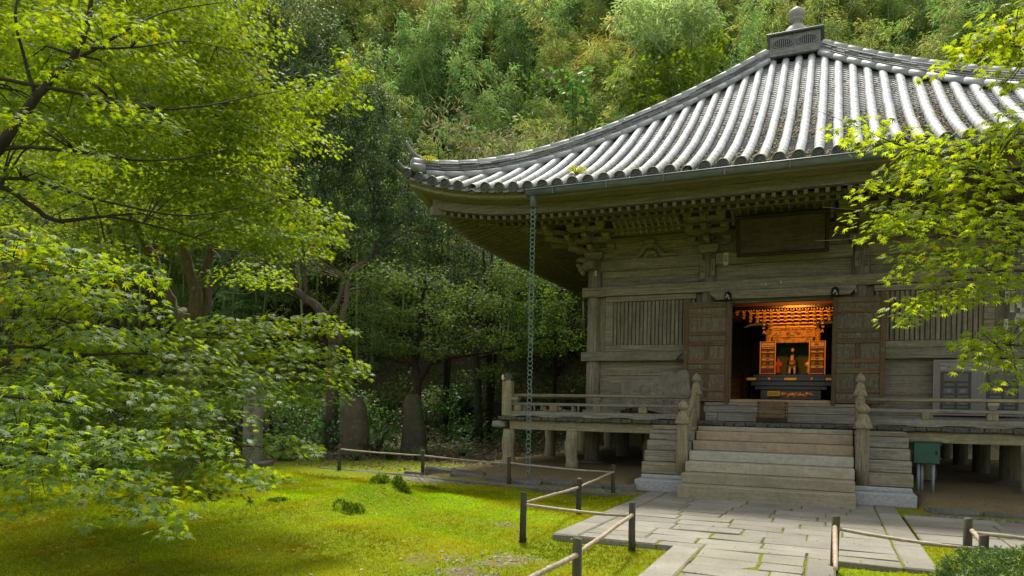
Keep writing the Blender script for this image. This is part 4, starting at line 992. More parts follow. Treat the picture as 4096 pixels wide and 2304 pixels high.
sh = thing('altar_shrine', 'golden painted miniature shrine with open carved doors glowing inside the hall', 'shrine', (AX, AY, 2.34))
b = MB(); b.box(-.95, .95, -.25, .8, 0, .12, .01); pm(b, 'dais', 'lacquer', sh)
for x in (-.6, .6): b = MB(); b.tube([(x, 0, .12, .07), (x, 0, 1.31, .07)], 14); pm(b, 'column', 'brocade', sh)
b = MB(); b.box(-.55, .55, -.05, .05, 1.10, 1.29, .008); pm(b, 'painted_beam', 'brocade', sh); b = MB(); b.box(-.5, .5, -.03, .05, .96, 1.095, .01); pm(b, 'painted_beam', 'brocade', sh)
b = MB()
for x in (-.12, .14): b.ell((x, -.055, 1.2), (.045, .01, .045), 12, 5)
pm(b, 'red_crest', 'vermil', sh)
b = MB(); b.prism([(-.3, 1.33), (-.2, 1.36), (-.13, 1.45), (0, 1.48), (.13, 1.45), (.2, 1.36), (.3, 1.33), (.2, 1.33), (.12, 1.4), (0, 1.43), (-.12, 1.4), (-.2, 1.33)], lambda x, z: (x, -.08, z), lambda x, z: (x, -.03, z)); pm(b, 'frog_leg_strut', 'cream', sh)
b = MB(); b.box(-.62, .62, -.02, .05, 1.30, 1.5, .01); pm(b, 'painted_frieze', 'brocade', sh); b = MB(); b.box(-.42, .42, -.06, 0, 1.5, 1.53, .004); pm(b, 'red_band', 'vermil', sh)
b = MB(); g_ = MB(); kk = MB()
for t in range(5):
    hw = .72+.16*t; z = 1.36+.085*t; y = -.1-.09*t; nb_ = 9+2*t
    g_.box(-hw*.78, hw*.78, y+.04, y+.12, z+.0, z+.035, .004)
    for j in range(nb_):
        x = -hw+2*hw*j/(nb_-1); 
        if abs(x) < .42 and t < 2: continue
        q_ = MB(); block(q_, x, y, z+.02, .085, .05); pm(q_, 'bracket_block', 'brocade', sh); block(g_, x, y+.01, z-.035, .06, .04)
pm(g_, 'bracket_arms', 'gold', sh)
b = MB()
for j in range(40): x = -1.35+2.7*j/39; b.box(x-.014, x+.014, -.55, .1, 1.755, 1.79, .003)
pm(b, 'rafter_tips', 'gold', sh)
b = MB(); b.box(-1.45, 1.45, -.56, .3, 1.80, 1.88, .01); cor = pm(b, 'cornice', 'lacquer', sh); b = MB(); b.box(-.16, .16, -.566, -.56, 1.815, 1.865, .003); pm(b, 'gilt_fitting', 'gold', cor)
b = MB(); b.box(-1.6, 1.6, -.5, .2, 1.88, 2.02, .01); pm(b, 'upper_beam', 'redlac', sh); b = MB(); b.box(-1.6, 1.6, -.45, .2, 2.02, 2.14, .01); pm(b, 'painted_ceiling_edge', 'brocade', sh)
for s in (-1, 1):
    P = [(s*.62, -.12, 1.43), (s*.85, -.2, 1.45), (s*1.05, -.28, 1.42), (s*1.2, -.34, 1.35)]
    b = MB(); b.tube([(*p_, r_) for p_, r_ in zip(P, (.05, .04, .035, .02))], 8); pm(b, 'carved_beast_nose', 'verdi', sh)
    b = MB(); b.tube([(s*.66, -.06, 1.2, .03), (s*.72, -.08, 1.27, .035), (s*.74, -.08, 1.2, .02)], 6); pm(b, 'carved_nose', 'cream', sh)
    d = MB(); x0, x1 = sorted((s*.40-.0, s*.80)); d.box(x0, x1, -.16, -.13, .12, .99, .006); dl = pm(d, 'door_leaf', 'redlac', sh)
    w_ = x1-x0; xa = lambda f: x0+w_*f
    f1 = MB()
    for a in ((0, .07), (.93, 1)): f1.box(xa(a[0]), xa(a[1]), -.185, -.16, .12, 1.0, .004)
    for z in (.135, .285, .335, .49, .545, .69, .80, .97): f1.box(x0+.05, x1-.05, -.18, -.16, z, z+.018, .003)
    
    for z in (.305, .505, .70):
        for f_ in (.27, .73): f1.box(xa(f_)-.06, xa(f_)+.06, -.175, -.16, z, z+.03, .003)
    pm(f1, 'door_frame', 'gold', dl)
    dk_ = MB(); fl = MB(); pl_ = MB()
    for z in (.36, .555):
        for f_ in (.27, .73):
            dk_.box(xa(f_)-.06, xa(f_)+.06, -.172, -.16, z, z+.105, .004)
            for k in range(9): a = k*math.pi/4; r_ = .032 if k < 8 else 0; fl.ell((xa(f_)+r_*math.cos(a), -.175, z+.052+r_*math.sin(a)), (.012, .006, .012), 6, 4)
    pl_.box(xa(.1), xa(.9), -.172, -.16, .84, .95, .003); pm(dk_, 'dark_panel', 'verdi', dl); pm(fl, 'gold_flower', 'gold', dl); pl2 = pm(pl_, 'painted_panel', 'cream', dl)
    r_ = MB(); 
    if s > 0: r_.ell((xa(.45), -.174, .9), (.06, .004, .035), 9, 4)
    else: r_.tube([(xa(.2), -.174, .88, .008), (xa(.5), -.174, .9, .008), (xa(.85), -.174, .875, .006)], 5)
    pm(r_, 'painted_motif', 'vermil' if s > 0 else 'verdi', dl)
b = MB(); b.box(-.42, .42, .72, .78, .12, 1.2, .01); pm(b, 'back_panel', 'verdi', sh)
def skinfig(name, pts, edges, rad, mat, parent):
    me = bpy.data.meshes.new(name); me.from_pydata(pts, edges, []); me.update(); me.materials.append(M[mat]); o = link(bpy.data.objects.new(name, me), parent)
    md = o.modifiers.new('skin', 'SKIN'); md.use_smooth_shade = True; sk = me.skin_vertices[0].data
    for i, r_ in enumerate(rad): sk[i].radius = (r_, r_)
    sk[0].use_root = True; sb = o.modifiers.new('sub', 'SUBSURF'); sb.levels = 1; sb.render_levels = 2; return o
hr = thing('rider_statue', 'small statue of a rider on a pale horse facing out of the golden shrine', 'statue', (AX, AY+.12, 2.46))
skinfig('horse', [(0, 0, .27), (0, -.17, .27), (0, .16, .27), (0, -.24, .36), (0, -.27, .44), (0, -.33, .40), (0, -.37, .34), (.06, -.18, .15), (.06, -.19, .01), (-.06, -.18, .15), (-.065, -.24, .02), (.06, .17, .17), (.06, .19, .09), (.06, .17, .01), (-.06, .17, .17), (-.06, .19, .09), (-.06, .17, .01), (.03, -.26, .50), (-.03, -.26, .50), (0, .24, .24), (0, .26, .1)],
 [(0, 1), (0, 2), (1, 3), (3, 4), (4, 5), (5, 6), (1, 7), (7, 8), (1, 9), (9, 10), (2, 11), (11, 12), (12, 13), (2, 14), (14, 15), (15, 16), (4, 17), (4, 18), (2, 19), (19, 20)],
 [.10, .095, .095, .06, .05, .042, .032, .032, .024, .032, .024, .04, .026, .024, .04, .026, .024, .012, .012, .02, .012], 'cream', hr)
skinfig('rider', [(0, .02, .40), (0, .02, .52), (0, .01, .59), (0, -.01, .65), (.08, 0, .53), (.11, -.08, .46), (-.08, 0, .53), (-.11, -.08, .46), (.1, -.02, .36), (.11, -.04, .24), (-.1, -.02, .36), (-.11, -.04, .24)],
 [(0, 1), (1, 2), (2, 3), (1, 4), (4, 5), (1, 6), (6, 7), (0, 8), (8, 9), (0, 10), (10, 11)], [.07, .075, .028, .045, .035, .025, .035, .025, .04, .028, .04, .028], 'iron', hr)
b = MB(); b.ell((0, -.035, .655), (.042, .035, .055), 10, 7); b.ell((0, -.068, .65), (.008, .01, .014), 6, 4); pm(b, 'face', 'cream', hr)
b = MB(); b.ell((0, -.275, .31), (.075, .05, .09), 10, 7); pm(b, 'tasselled_breast_strap', 'gold', hr)
for x, lab, m_ in ((-.36, 'tiny red-robed attendant figure behind the left shrine door', 'vermil'), (.40, 'tiny dark attendant figure behind the right shrine door', 'gold')):
    a = thing('attendant_statue', lab, 'statue', (AX+x, AY+.25, 2.46), group='attendants beside the rider')
    skinfig('body', [(0, 0, .02), (0, 0, .2), (0, 0, .33), (0, 0, .39), (0, -.01, .45), (.09, -.03, .3), (.06, -.1, .22), (-.09, -.03, .3), (-.06, -.1, .22)], [(0, 1), (1, 2), (2, 3), (3, 4), (2, 5), (5, 6), (2, 7), (7, 8)], [.085, .07, .07, .028, .045, .035, .025, .035, .025], m_, a)

# ------------------------------------------------------------------ stones, fence, gravel
def steled(name, label, x, y, w, d, h, mat, prof, cat='monument', rz=0):
    t = thing(name, label, cat, (x, y, ground_at(x, y)-.06), rz); b = MB(); n_ = 18; vs = []
    for f, s in prof:
        for k in range(n_):
            a = 2*math.pi*k/n_; ca, sa = math.cos(a), math.sin(a); q = (abs(ca)**3+abs(sa)**3)**(-1/3)
            j = 1+.05*math.sin(3*a+f*7)+.03*math.sin(7*a+f*15)
            vs.append((w/2*s*ca*q*j+.04*w*math.sin(f*5), d/2*(s*.5+.5)*sa*q*j, h*f+.03*math.sin(a*2+1)*f*w))
    b.add(vs, [(i*n_+k, i*n_+(k+1) % n_, (i+1)*n_+(k+1) % n_, (i+1)*n_+k) for i in range(len(prof)-1) for k in range(n_)]+[tuple((len(prof)-1)*n_+k for k in range(n_))], smooth=True)
    pm(b, 'stone', mat, t); return t
st1 = steled('stone_stele', 'round-topped mossy standing stone with pale lichen beside leafy plants', -11.15, .34, .76, .4, 1.7, 'stele', [(0, 1.0), (.15, 1.05), (.4, 1.07), (.65, 1.02), (.82, .9), (.92, .72), (.98, .45), (1.0, .15)], rz=R(20))
st2 = steled('stone_stele', 'tall dark standing stone with a slanting cut top beneath the small dark maple', -9.9, 1.44, .74, .46, 1.78, 'stele_dark', [(0, 1.08), (.2, .98), (.45, .86), (.7, .72), (.88, .64), (.96, .55), (1, .3)], rz=R(25))
pl = thing('carved_pillar', 'pale square stone pillar with carved characters half hidden by maple leaves', 'monument', (-11.16, -3.48, ground_at(-11.16, -3.48)-.05), R(30))
b = MB(); b.box(-.19, .19, -.17, .17, 0, 2.15, .02); pm(b, 'shaft', 'pillar', pl); b = MB(); b.box(-.4, .4, -.38, .38, 0, .16, .03); pm(b, 'plinth', 'rock', pl)
b = MB()
for k in range(8):
    for q in range(5): b.box(-.08+random.uniform(-.03, .07), .02+random.uniform(.0, .07), -.1735, -.1695, 1.95-.2*k-.03*q, 1.965-.2*k-.03*q, .001)
pm(b, 'carved_lettering', 'stele_dark', pl)
# kerb stones along the drip line
rnd = random.Random(11); x = -7.25; kl = []
while x < -2.35: w_ = rnd.uniform(.42, .78); kl.append((x+w_/2, -3.2-.3*min(1, (x+7.25)/2.2), w_)); x += w_+.03
x = 2.35
while x < 5.6: w_ = rnd.uniform(.5, .8); kl.append((x+w_/2, -3.62, w_)); x += w_+.03
for i, (x, y, w_) in enumerate(kl):
    b = MB(); b.box(-w_/2, w_/2, -.11, .11, -.1, .10, .04, jit=.03); o = pm(b, 'kerb_stone', 'rock', None); o.location = (x, y, ground_at(x, y)-.05); o.rotation_euler = (0, rnd.uniform(-.03, .03), rnd.uniform(-.1, .1))
    side = 'left' if x < 0 else 'right'; tag(o, f'rough grey kerb stone edging the bare earth {side} of the steps', 'kerb stone', f'kerb stones {side} of the steps')
# fence of charred posts and bamboo
def fpost(x, y, top, lab, r_=.037, base=None):
    z = ground_at(x, y)-.1 if base is None else base; t = thing('fence_post', lab, 'fence post', (x, y, z), 0, 'charred posts of the low bamboo fence'); t.rotation_euler = (random.uniform(-.025, .025), random.uniform(-.025, .025), random.uniform(0, 6))
    b = MB(); h = top-z; b.tube([(0, 0, 0, r_*1.05), (.003, 0, h*.5, r_), (0, .002, h-.008, r_*.98), (0, 0, h, r_*.9)], 14, wob=.02); pm(b, 'post', 'post', t)
    nn = 60; a = RNG.uniform(0, 6.28, nn); zz = np.abs(RNG.normal(0, .05, nn))+.09
    P = np.stack([r_*1.02*np.cos(a), r_*1.02*np.sin(a), zz], 1); Fd = np.stack([np.cos(a)*.6, np.sin(a)*.6, RNG.uniform(.2, 1, nn)], 1)
    scatter('moss_collar', GRASS, P, Fd, RNG.normal(0, 1, (nn, 3)), RNG.uniform(.02, .035, nn), tints(nn, .3, .1)*.8, M['mossdark'], t); return t
FP = {'f1': (-8.88, -3.26, .56), 'f2': (-6.76, -3.25, .53), 'f3': (-4.57, -3.73, .51), 'f4': (-2.41, -4.16, .505), 'f5': (-2.27, -6.48, .47), 'f6': (-2.21, -8.64, .50), 'f7': (-.95, -8.60, .46), 'f8': (-.79, -10.94, .465), 'r1': (1.03, -8.69, .485), 'r2': (2.10, -8.78, .56), 'r3': (2.10, -9.44, .52)}
LAB = {'f1': 'leftmost fence post, before the round-topped stone', 'f2': 'second fence post from the left, at the gravel strip end', 'f3': 'third fence post, in front of the veranda corner', 'f4': 'fence post at the far inner corner, nearest the steps', 'f5': 'fence post midway along the far slanting bamboo pole', 'f6': 'mossy-footed fence post standing on the moss lawn', 'f7': 'fence post at the corner of the stone path', 'f8': 'nearest fence post, cut by the bottom edge left of the path',
 'r1': 'fence post with pale bamboo right of the path', 'r2': 'farther of the two posts behind the clipped yew', 'r3': 'nearer short post touching the clipped yew'}
for k, (x, y, t_) in FP.items(): fpost(x, y, t_, LAB[k])
def pole(a, b, lab, r_=.0175, pale=False, sag=.012):
    A, B = Vector(a), Vector(b); t = thing('bamboo_pole', lab, 'bamboo pole', A, 0, 'bamboo poles of the low fence'); D = B-A; n_ = max(4, int(D.length/.26)); pts = []
    for i in range(n_+1):
        f = i/n_; p_ = D*f+Vector((0, 0, -sag*4*f*(1-f)+random.uniform(-.004, .004))); rr = r_*(1-.2*f)
        pts += [(*p_, rr*1.2), (*(p_+D.normalized()*.012), rr*1.2), (*(p_+D.normalized()*.022), rr)] if i < n_ else [(*p_, rr)]
    b_ = MB(); b_.tube(pts, 9); pm(b_, 'cane', 'bamboo', t); return t
def P3(k, dz): x, y, t_ = FP[k]; return (x, y, t_-dz)
def off(p, dx=0, dy=0): return (p[0]+dx, p[1]+dy, p[2])
pole(off(P3('f1', .10), .03), off(P3('f2', .11), -.03), 'far bamboo pole from the leftmost post')
pole(off(P3('f2', .11), .03), off(P3('f3', .12), -.03), 'far bamboo pole between second and third posts')
pole(off(P3('f3', .11), .03), off(P3('f4', .13), 0, -.04), 'far bamboo pole ending at the post nearest the steps')
pole(off(P3('f4', .12), 0, -.04), off(P3('f5', .13), 0, .04), 'slanting bamboo pole below the inner corner post', sag=0)
pole(off(P3('f5', .13), 0, -.04), off(P3('f6', .13), 0, .04), 'slanting bamboo pole reaching the mossy-footed post', sag=0)
pole(off(P3('f6', .15), .04), off(P3('f7', .15), -.03), 'bamboo pole crossing to the path corner post')
pole(off(P3('f7', .13), 0, -.03), off(P3('f8', .12), 0, .03), 'near bamboo pole running along the path edge', .019, sag=0)
pole(off(P3('f8', .13), 0, -.03), (-.80, -12.4, .36), 'nearest bamboo pole leaving through the bottom edge', .02, sag=0)
pole(off(P3('r1', .12), .03), off(P3('r3', .13), -.02, .05), 'grey bamboo pole from the right path post to the yew', .017)
pole(off(P3('r1', .10), 0, -.05), (1.02, -10.6, .36), 'white bleached bamboo pole running towards the viewer', .021, sag=0)
pole(off(P3('r2', .10), .02, -.04), off(P3('r3', .10), .02, .04), 'short bamboo piece linking the two posts by the yew', .018, sag=0)
pole(off(P3('r2', .12), .04), (4.0, -8.9, .40), 'bamboo pole leaving the right edge beside the yew', .017)

def pebbles(name, boxes, count, s0, s1):
    V, F_, T_ = [], [], []; P = []
    for (cx, cy, a, b) in boxes:
        n_ = int(count*a*b); th = RNG.uniform(0, 6.28, n_); r = np.sqrt(RNG.uniform(0, 1, n_)) if a < 1.2 and b < 1.2 else None
        if r is not None: xx, yy = cx+a*r*np.cos(th), cy+b*r*np.sin(th)
        else: xx, yy = cx+RNG.uniform(-a, a, n_), cy+RNG.uniform(-b, b, n_)
        P.append(np.stack([xx, yy], 1))
    P = np.concatenate(P); n_ = len(P); z = gz(P[:, 0], P[:, 1])
    tv = np.array([(1, 0, 0), (.3, .9, .1), (-.8, .55, 0), (-.9, -.5, .05), (.3, -.95, 0), (.25, .1, .55), (-.3, 0, .5)], np.float32); tf = np.array([(0, 1, 5), (1, 2, 6), (1, 6, 5), (2, 3, 6), (3, 4, 6), (4, 5, 6), (4, 0, 5)])
    th = RNG.uniform(0, 6.28, n_); F0 = np.stack([np.cos(th), np.sin(th), RNG.normal(0, .15, n_)], 1)
    o = scatter(name, (tv, tf), np.stack([P[:, 0], P[:, 1], z], 1), F0, np.tile([0, 0, 1.], (n_, 1))+RNG.normal(0, .15, (n_, 3)), RNG.uniform(s0, s1, n_), np.repeat(RNG.uniform(.55, 1.25, (n_, 1)), 3, 1)*np.array([1, .98, .95]), M['gravel']); return tag(o, kind='stuff')
pebbles('gravel', [(-4.6, -3.8, 2.6, .17), (-2.7, -3.85, .6, .2), (4, -3.95, 1.9, .12), (-7.5, -3.25, .9, .12)], 3500, .014, .034)
pebbles('garden_gravel', [(-1.95, -9.6, .3, .45), (-2.95, -7.85, .2, .16), (-2.0, -10.5, .4, .3), (-2.4, -9.9, .35, .2), (-2.2, -11.2, .5, .4)], 420, .012, .032)

# ------------------------------------------------------------------ moss
def mossfield():
    n_ = 130000; y = -3.9-(RNG.uniform(0, 1, n_)**.8)*9.5; x = RNG.uniform(-11.5, 3.2, n_)
    d = np.hypot(x-.95, y+16.2)
    m = fbm(x, y, 1.1, 7)*.16+.4*fbm(x, y, 3.3, 9, 3)+np.exp(-((x+2.1)**2/.7+(y+9.9)**2/.4))*.85+np.exp(-((x+2.9)**2/.12+(y+7.9)**2/.1))*.9+np.exp(-((x+2.6)**2/.6+(y+6.3)**2/.9))*.8
    onpath = ((np.abs(x) < 1.97) & (y > -8.42)) | ((x > -.58) & (x < 1.07) & (y < -8.3)) | ((x > 1.9) & (y > -6.8))
    fwd = (x-.95)*-math.sin(_y)+(y+16.18)*math.cos(_y); lat = (x-.95)*math.cos(_y)+(y+16.18)*math.sin(_y)
    ok = (~onpath) & (m < .75+RNG.normal(0, .2, n_)) & (fwd > 4.6) & (np.abs(lat) < fwd*.74)
    x, y, d, m = x[ok], y[ok], d[ok], m[ok]; k = len(x); rep = 3
    x = np.repeat(x, rep)+RNG.normal(0, .012, k*rep); y = np.repeat(y, rep)+RNG.normal(0, .012, k*rep); d = np.repeat(d, rep); n2 = k*rep
    F0 = np.stack([RNG.normal(0, .6, n2), RNG.normal(0, .6, n2), np.full(n2, 1.)], 1); th = RNG.uniform(0, 6.28, n2)
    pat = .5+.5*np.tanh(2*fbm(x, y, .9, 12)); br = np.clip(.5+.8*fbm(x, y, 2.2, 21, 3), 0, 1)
    T_ = tints(n2, .25, .1); pt2 = np.clip(.5+.6*fbm(x, y, 1.7, 31, 3), 0, 1); T_[:, 0] *= .78+.2*pat+.14*br; T_[:, 1] *= 1.0+.06*pat-.16*br; sun_zone = np.clip(np.exp(-(((x+5.2)/2.6)**2+((y+7.8)/2.3)**2)**2)+.35*fbm(x, y, .8, 40, 3), 0, 1); T_ *= (.5+.55*pt2+.36*sun_zone)[:, None]; T_[:, 0] *= 1.0-.1*sun_zone; T_[:, 1] *= .90+.17*sun_zone  # centre brighter, greener: moss kinds plus a patch of sun put into the tint
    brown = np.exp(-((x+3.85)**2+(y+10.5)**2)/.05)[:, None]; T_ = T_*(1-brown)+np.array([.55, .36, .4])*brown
    z = gz(x, y)-.004
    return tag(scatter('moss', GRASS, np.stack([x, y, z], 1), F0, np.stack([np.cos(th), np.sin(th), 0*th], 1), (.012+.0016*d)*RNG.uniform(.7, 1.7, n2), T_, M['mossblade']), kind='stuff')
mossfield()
for i, (x, y, r_, h_, lab) in enumerate(((-5.02, -7.47, .19, .13, 'left dark green moss tuft of the pair on the mound'), (-4.66, -7.36, .21, .16, 'right dark green moss tuft of the pair on the mound'), (-4.72, -8.48, .20, .12, 'dark moss tuft in front of the paired tufts'), (-6.04, -8.34, .18, .06, 'low dark moss patch left of the mound'), (-5.92, -4.75, .32, .06, 'flat dark moss patch near the far bamboo pole'), (-5.3, -6.5, .14, .06, 'small dark moss tuft behind the mound top'))):
    nn = 1500; bl_ = np.stack([RNG.normal(0, r_*.42, 7), RNG.normal(0, r_*.38, 7), RNG.uniform(.35, 1, 7)*h_*1.1, RNG.uniform(.3, .45, 7)*r_], 1); bi = RNG.integers(0, 7, nn); d_ = unit(RNG.normal(0, 1, (nn, 3))); d_[:, 2] = np.abs(d_[:, 2])
    px = bl_[bi, 0]+d_[:, 0]*bl_[bi, 3]; py = bl_[bi, 1]+d_[:, 1]*bl_[bi, 3]; P = np.stack([px, py, gz(x+px, y+py)-ground_at(x, y)+d_[:, 2]*bl_[bi, 2]-.02], 1)
    F0 = d_*.8+RNG.normal(0, .45, (nn, 3))+np.array([0, 0, .55]); th = RNG.uniform(0, 6.28, nn)
    o = scatter('moss_tuft', GRASS, P, F0, np.stack([np.cos(th), np.sin(th), 0*th], 1), RNG.uniform(.025, .06, nn), tints(nn, .6, .25)*np.where(RNG.uniform(0, 1, (nn, 1)) < .15, 2.2, 1), M['mossdark']); o.location = (x, y, ground_at(x, y)); tag(o, lab, 'moss', 'dark moss tufts on the bright moss')
# fallen leaves on moss, earth and path
def litterfield(name, n_, xr, yr, mat, s0, s1, lift_=.012, zf=None, tin=None):
    x = RNG.uniform(*xr, n_); y = RNG.uniform(*yr, n_); z = gz(x, y)+lift_ if zf is None else zf(x, y)
    th = RNG.uniform(0, 6.28, n_); F0 = np.stack([np.cos(th), np.sin(th), RNG.normal(0, .2, n_)], 1)
    return tag(scatter(name, KITE, np.stack([x, y, z], 1), F0, np.tile([0, 0, 1.], (n_, 1))+RNG.normal(0, .3, (n_, 3)), RNG.uniform(s0, s1, n_), tints(n_, .4, .2) if tin is None else tints(n_, .4, .2)*tin, M[mat]), kind='stuff')
litterfield('fallen_leaves', 520, (-9, -1), (-12, -3.6), 'dry', .03, .06)
litterfield('forest_litter', 9000, (-18, -6), (-3, 9), 'litter', .04, .09, .02)
litterfield('earth_litter', 500, (-7, 7), (-3.4, -1.5), 'litter', .02, .05, .008)
litterfield('path_litter', 260, (-1.8, 1.8), (-10, -4), 'litter', .015, .035, 0, lambda x, y: 0*x+.014)
# needles and twigs caught between the roof tiles
n_ = 60000; uu = np.clip(RNG.normal(1.6, 2.9, n_), -6.5, 7); vv = np.abs(RNG.normal(1.4, 1.7, n_)); ok = (vv < E-np.abs(uu)-.4) & (vv < 5.6) & (fbm(uu, vv, 1.3, 5)+.1 > RNG.uniform(-.6, 1.1, n_)); uu, vv = uu[ok], vv[ok]
fr_ = (uu-X0)/SP-np.floor((uu-X0)/SP); ok = (fr_ > .26) & (fr_ < .74); uu, vv, fr_ = uu[ok], vv[ok], fr_[ok]; n_ = len(uu); sl = .48+.07*vv
th = RNG.uniform(0, 6.28, n_); F0 = np.stack([np.cos(th), np.sin(th), np.sin(th)*sl], 1)+RNG.normal(0, .15, (n_, 3))
tt = tints(n_, .45, .2); mo = RNG.uniform(0, 1, n_) < .13; tt[mo] *= np.array([1.2, 2.3, .25])
o = scatter('roof_debris', KITE, np.stack([uu, -OV+vv, zrow(uu, vv)-.03-.04*(1-((fr_*2-1))**2)+RNG.uniform(.0, .05, n_)], 1), F0, np.stack([0*th, -sl, 0*th+1], 1)+RNG.normal(0, .4, (n_, 3)), RNG.uniform(.03, .085, n_), tt, M['litter']); tag(o, kind='stuff')
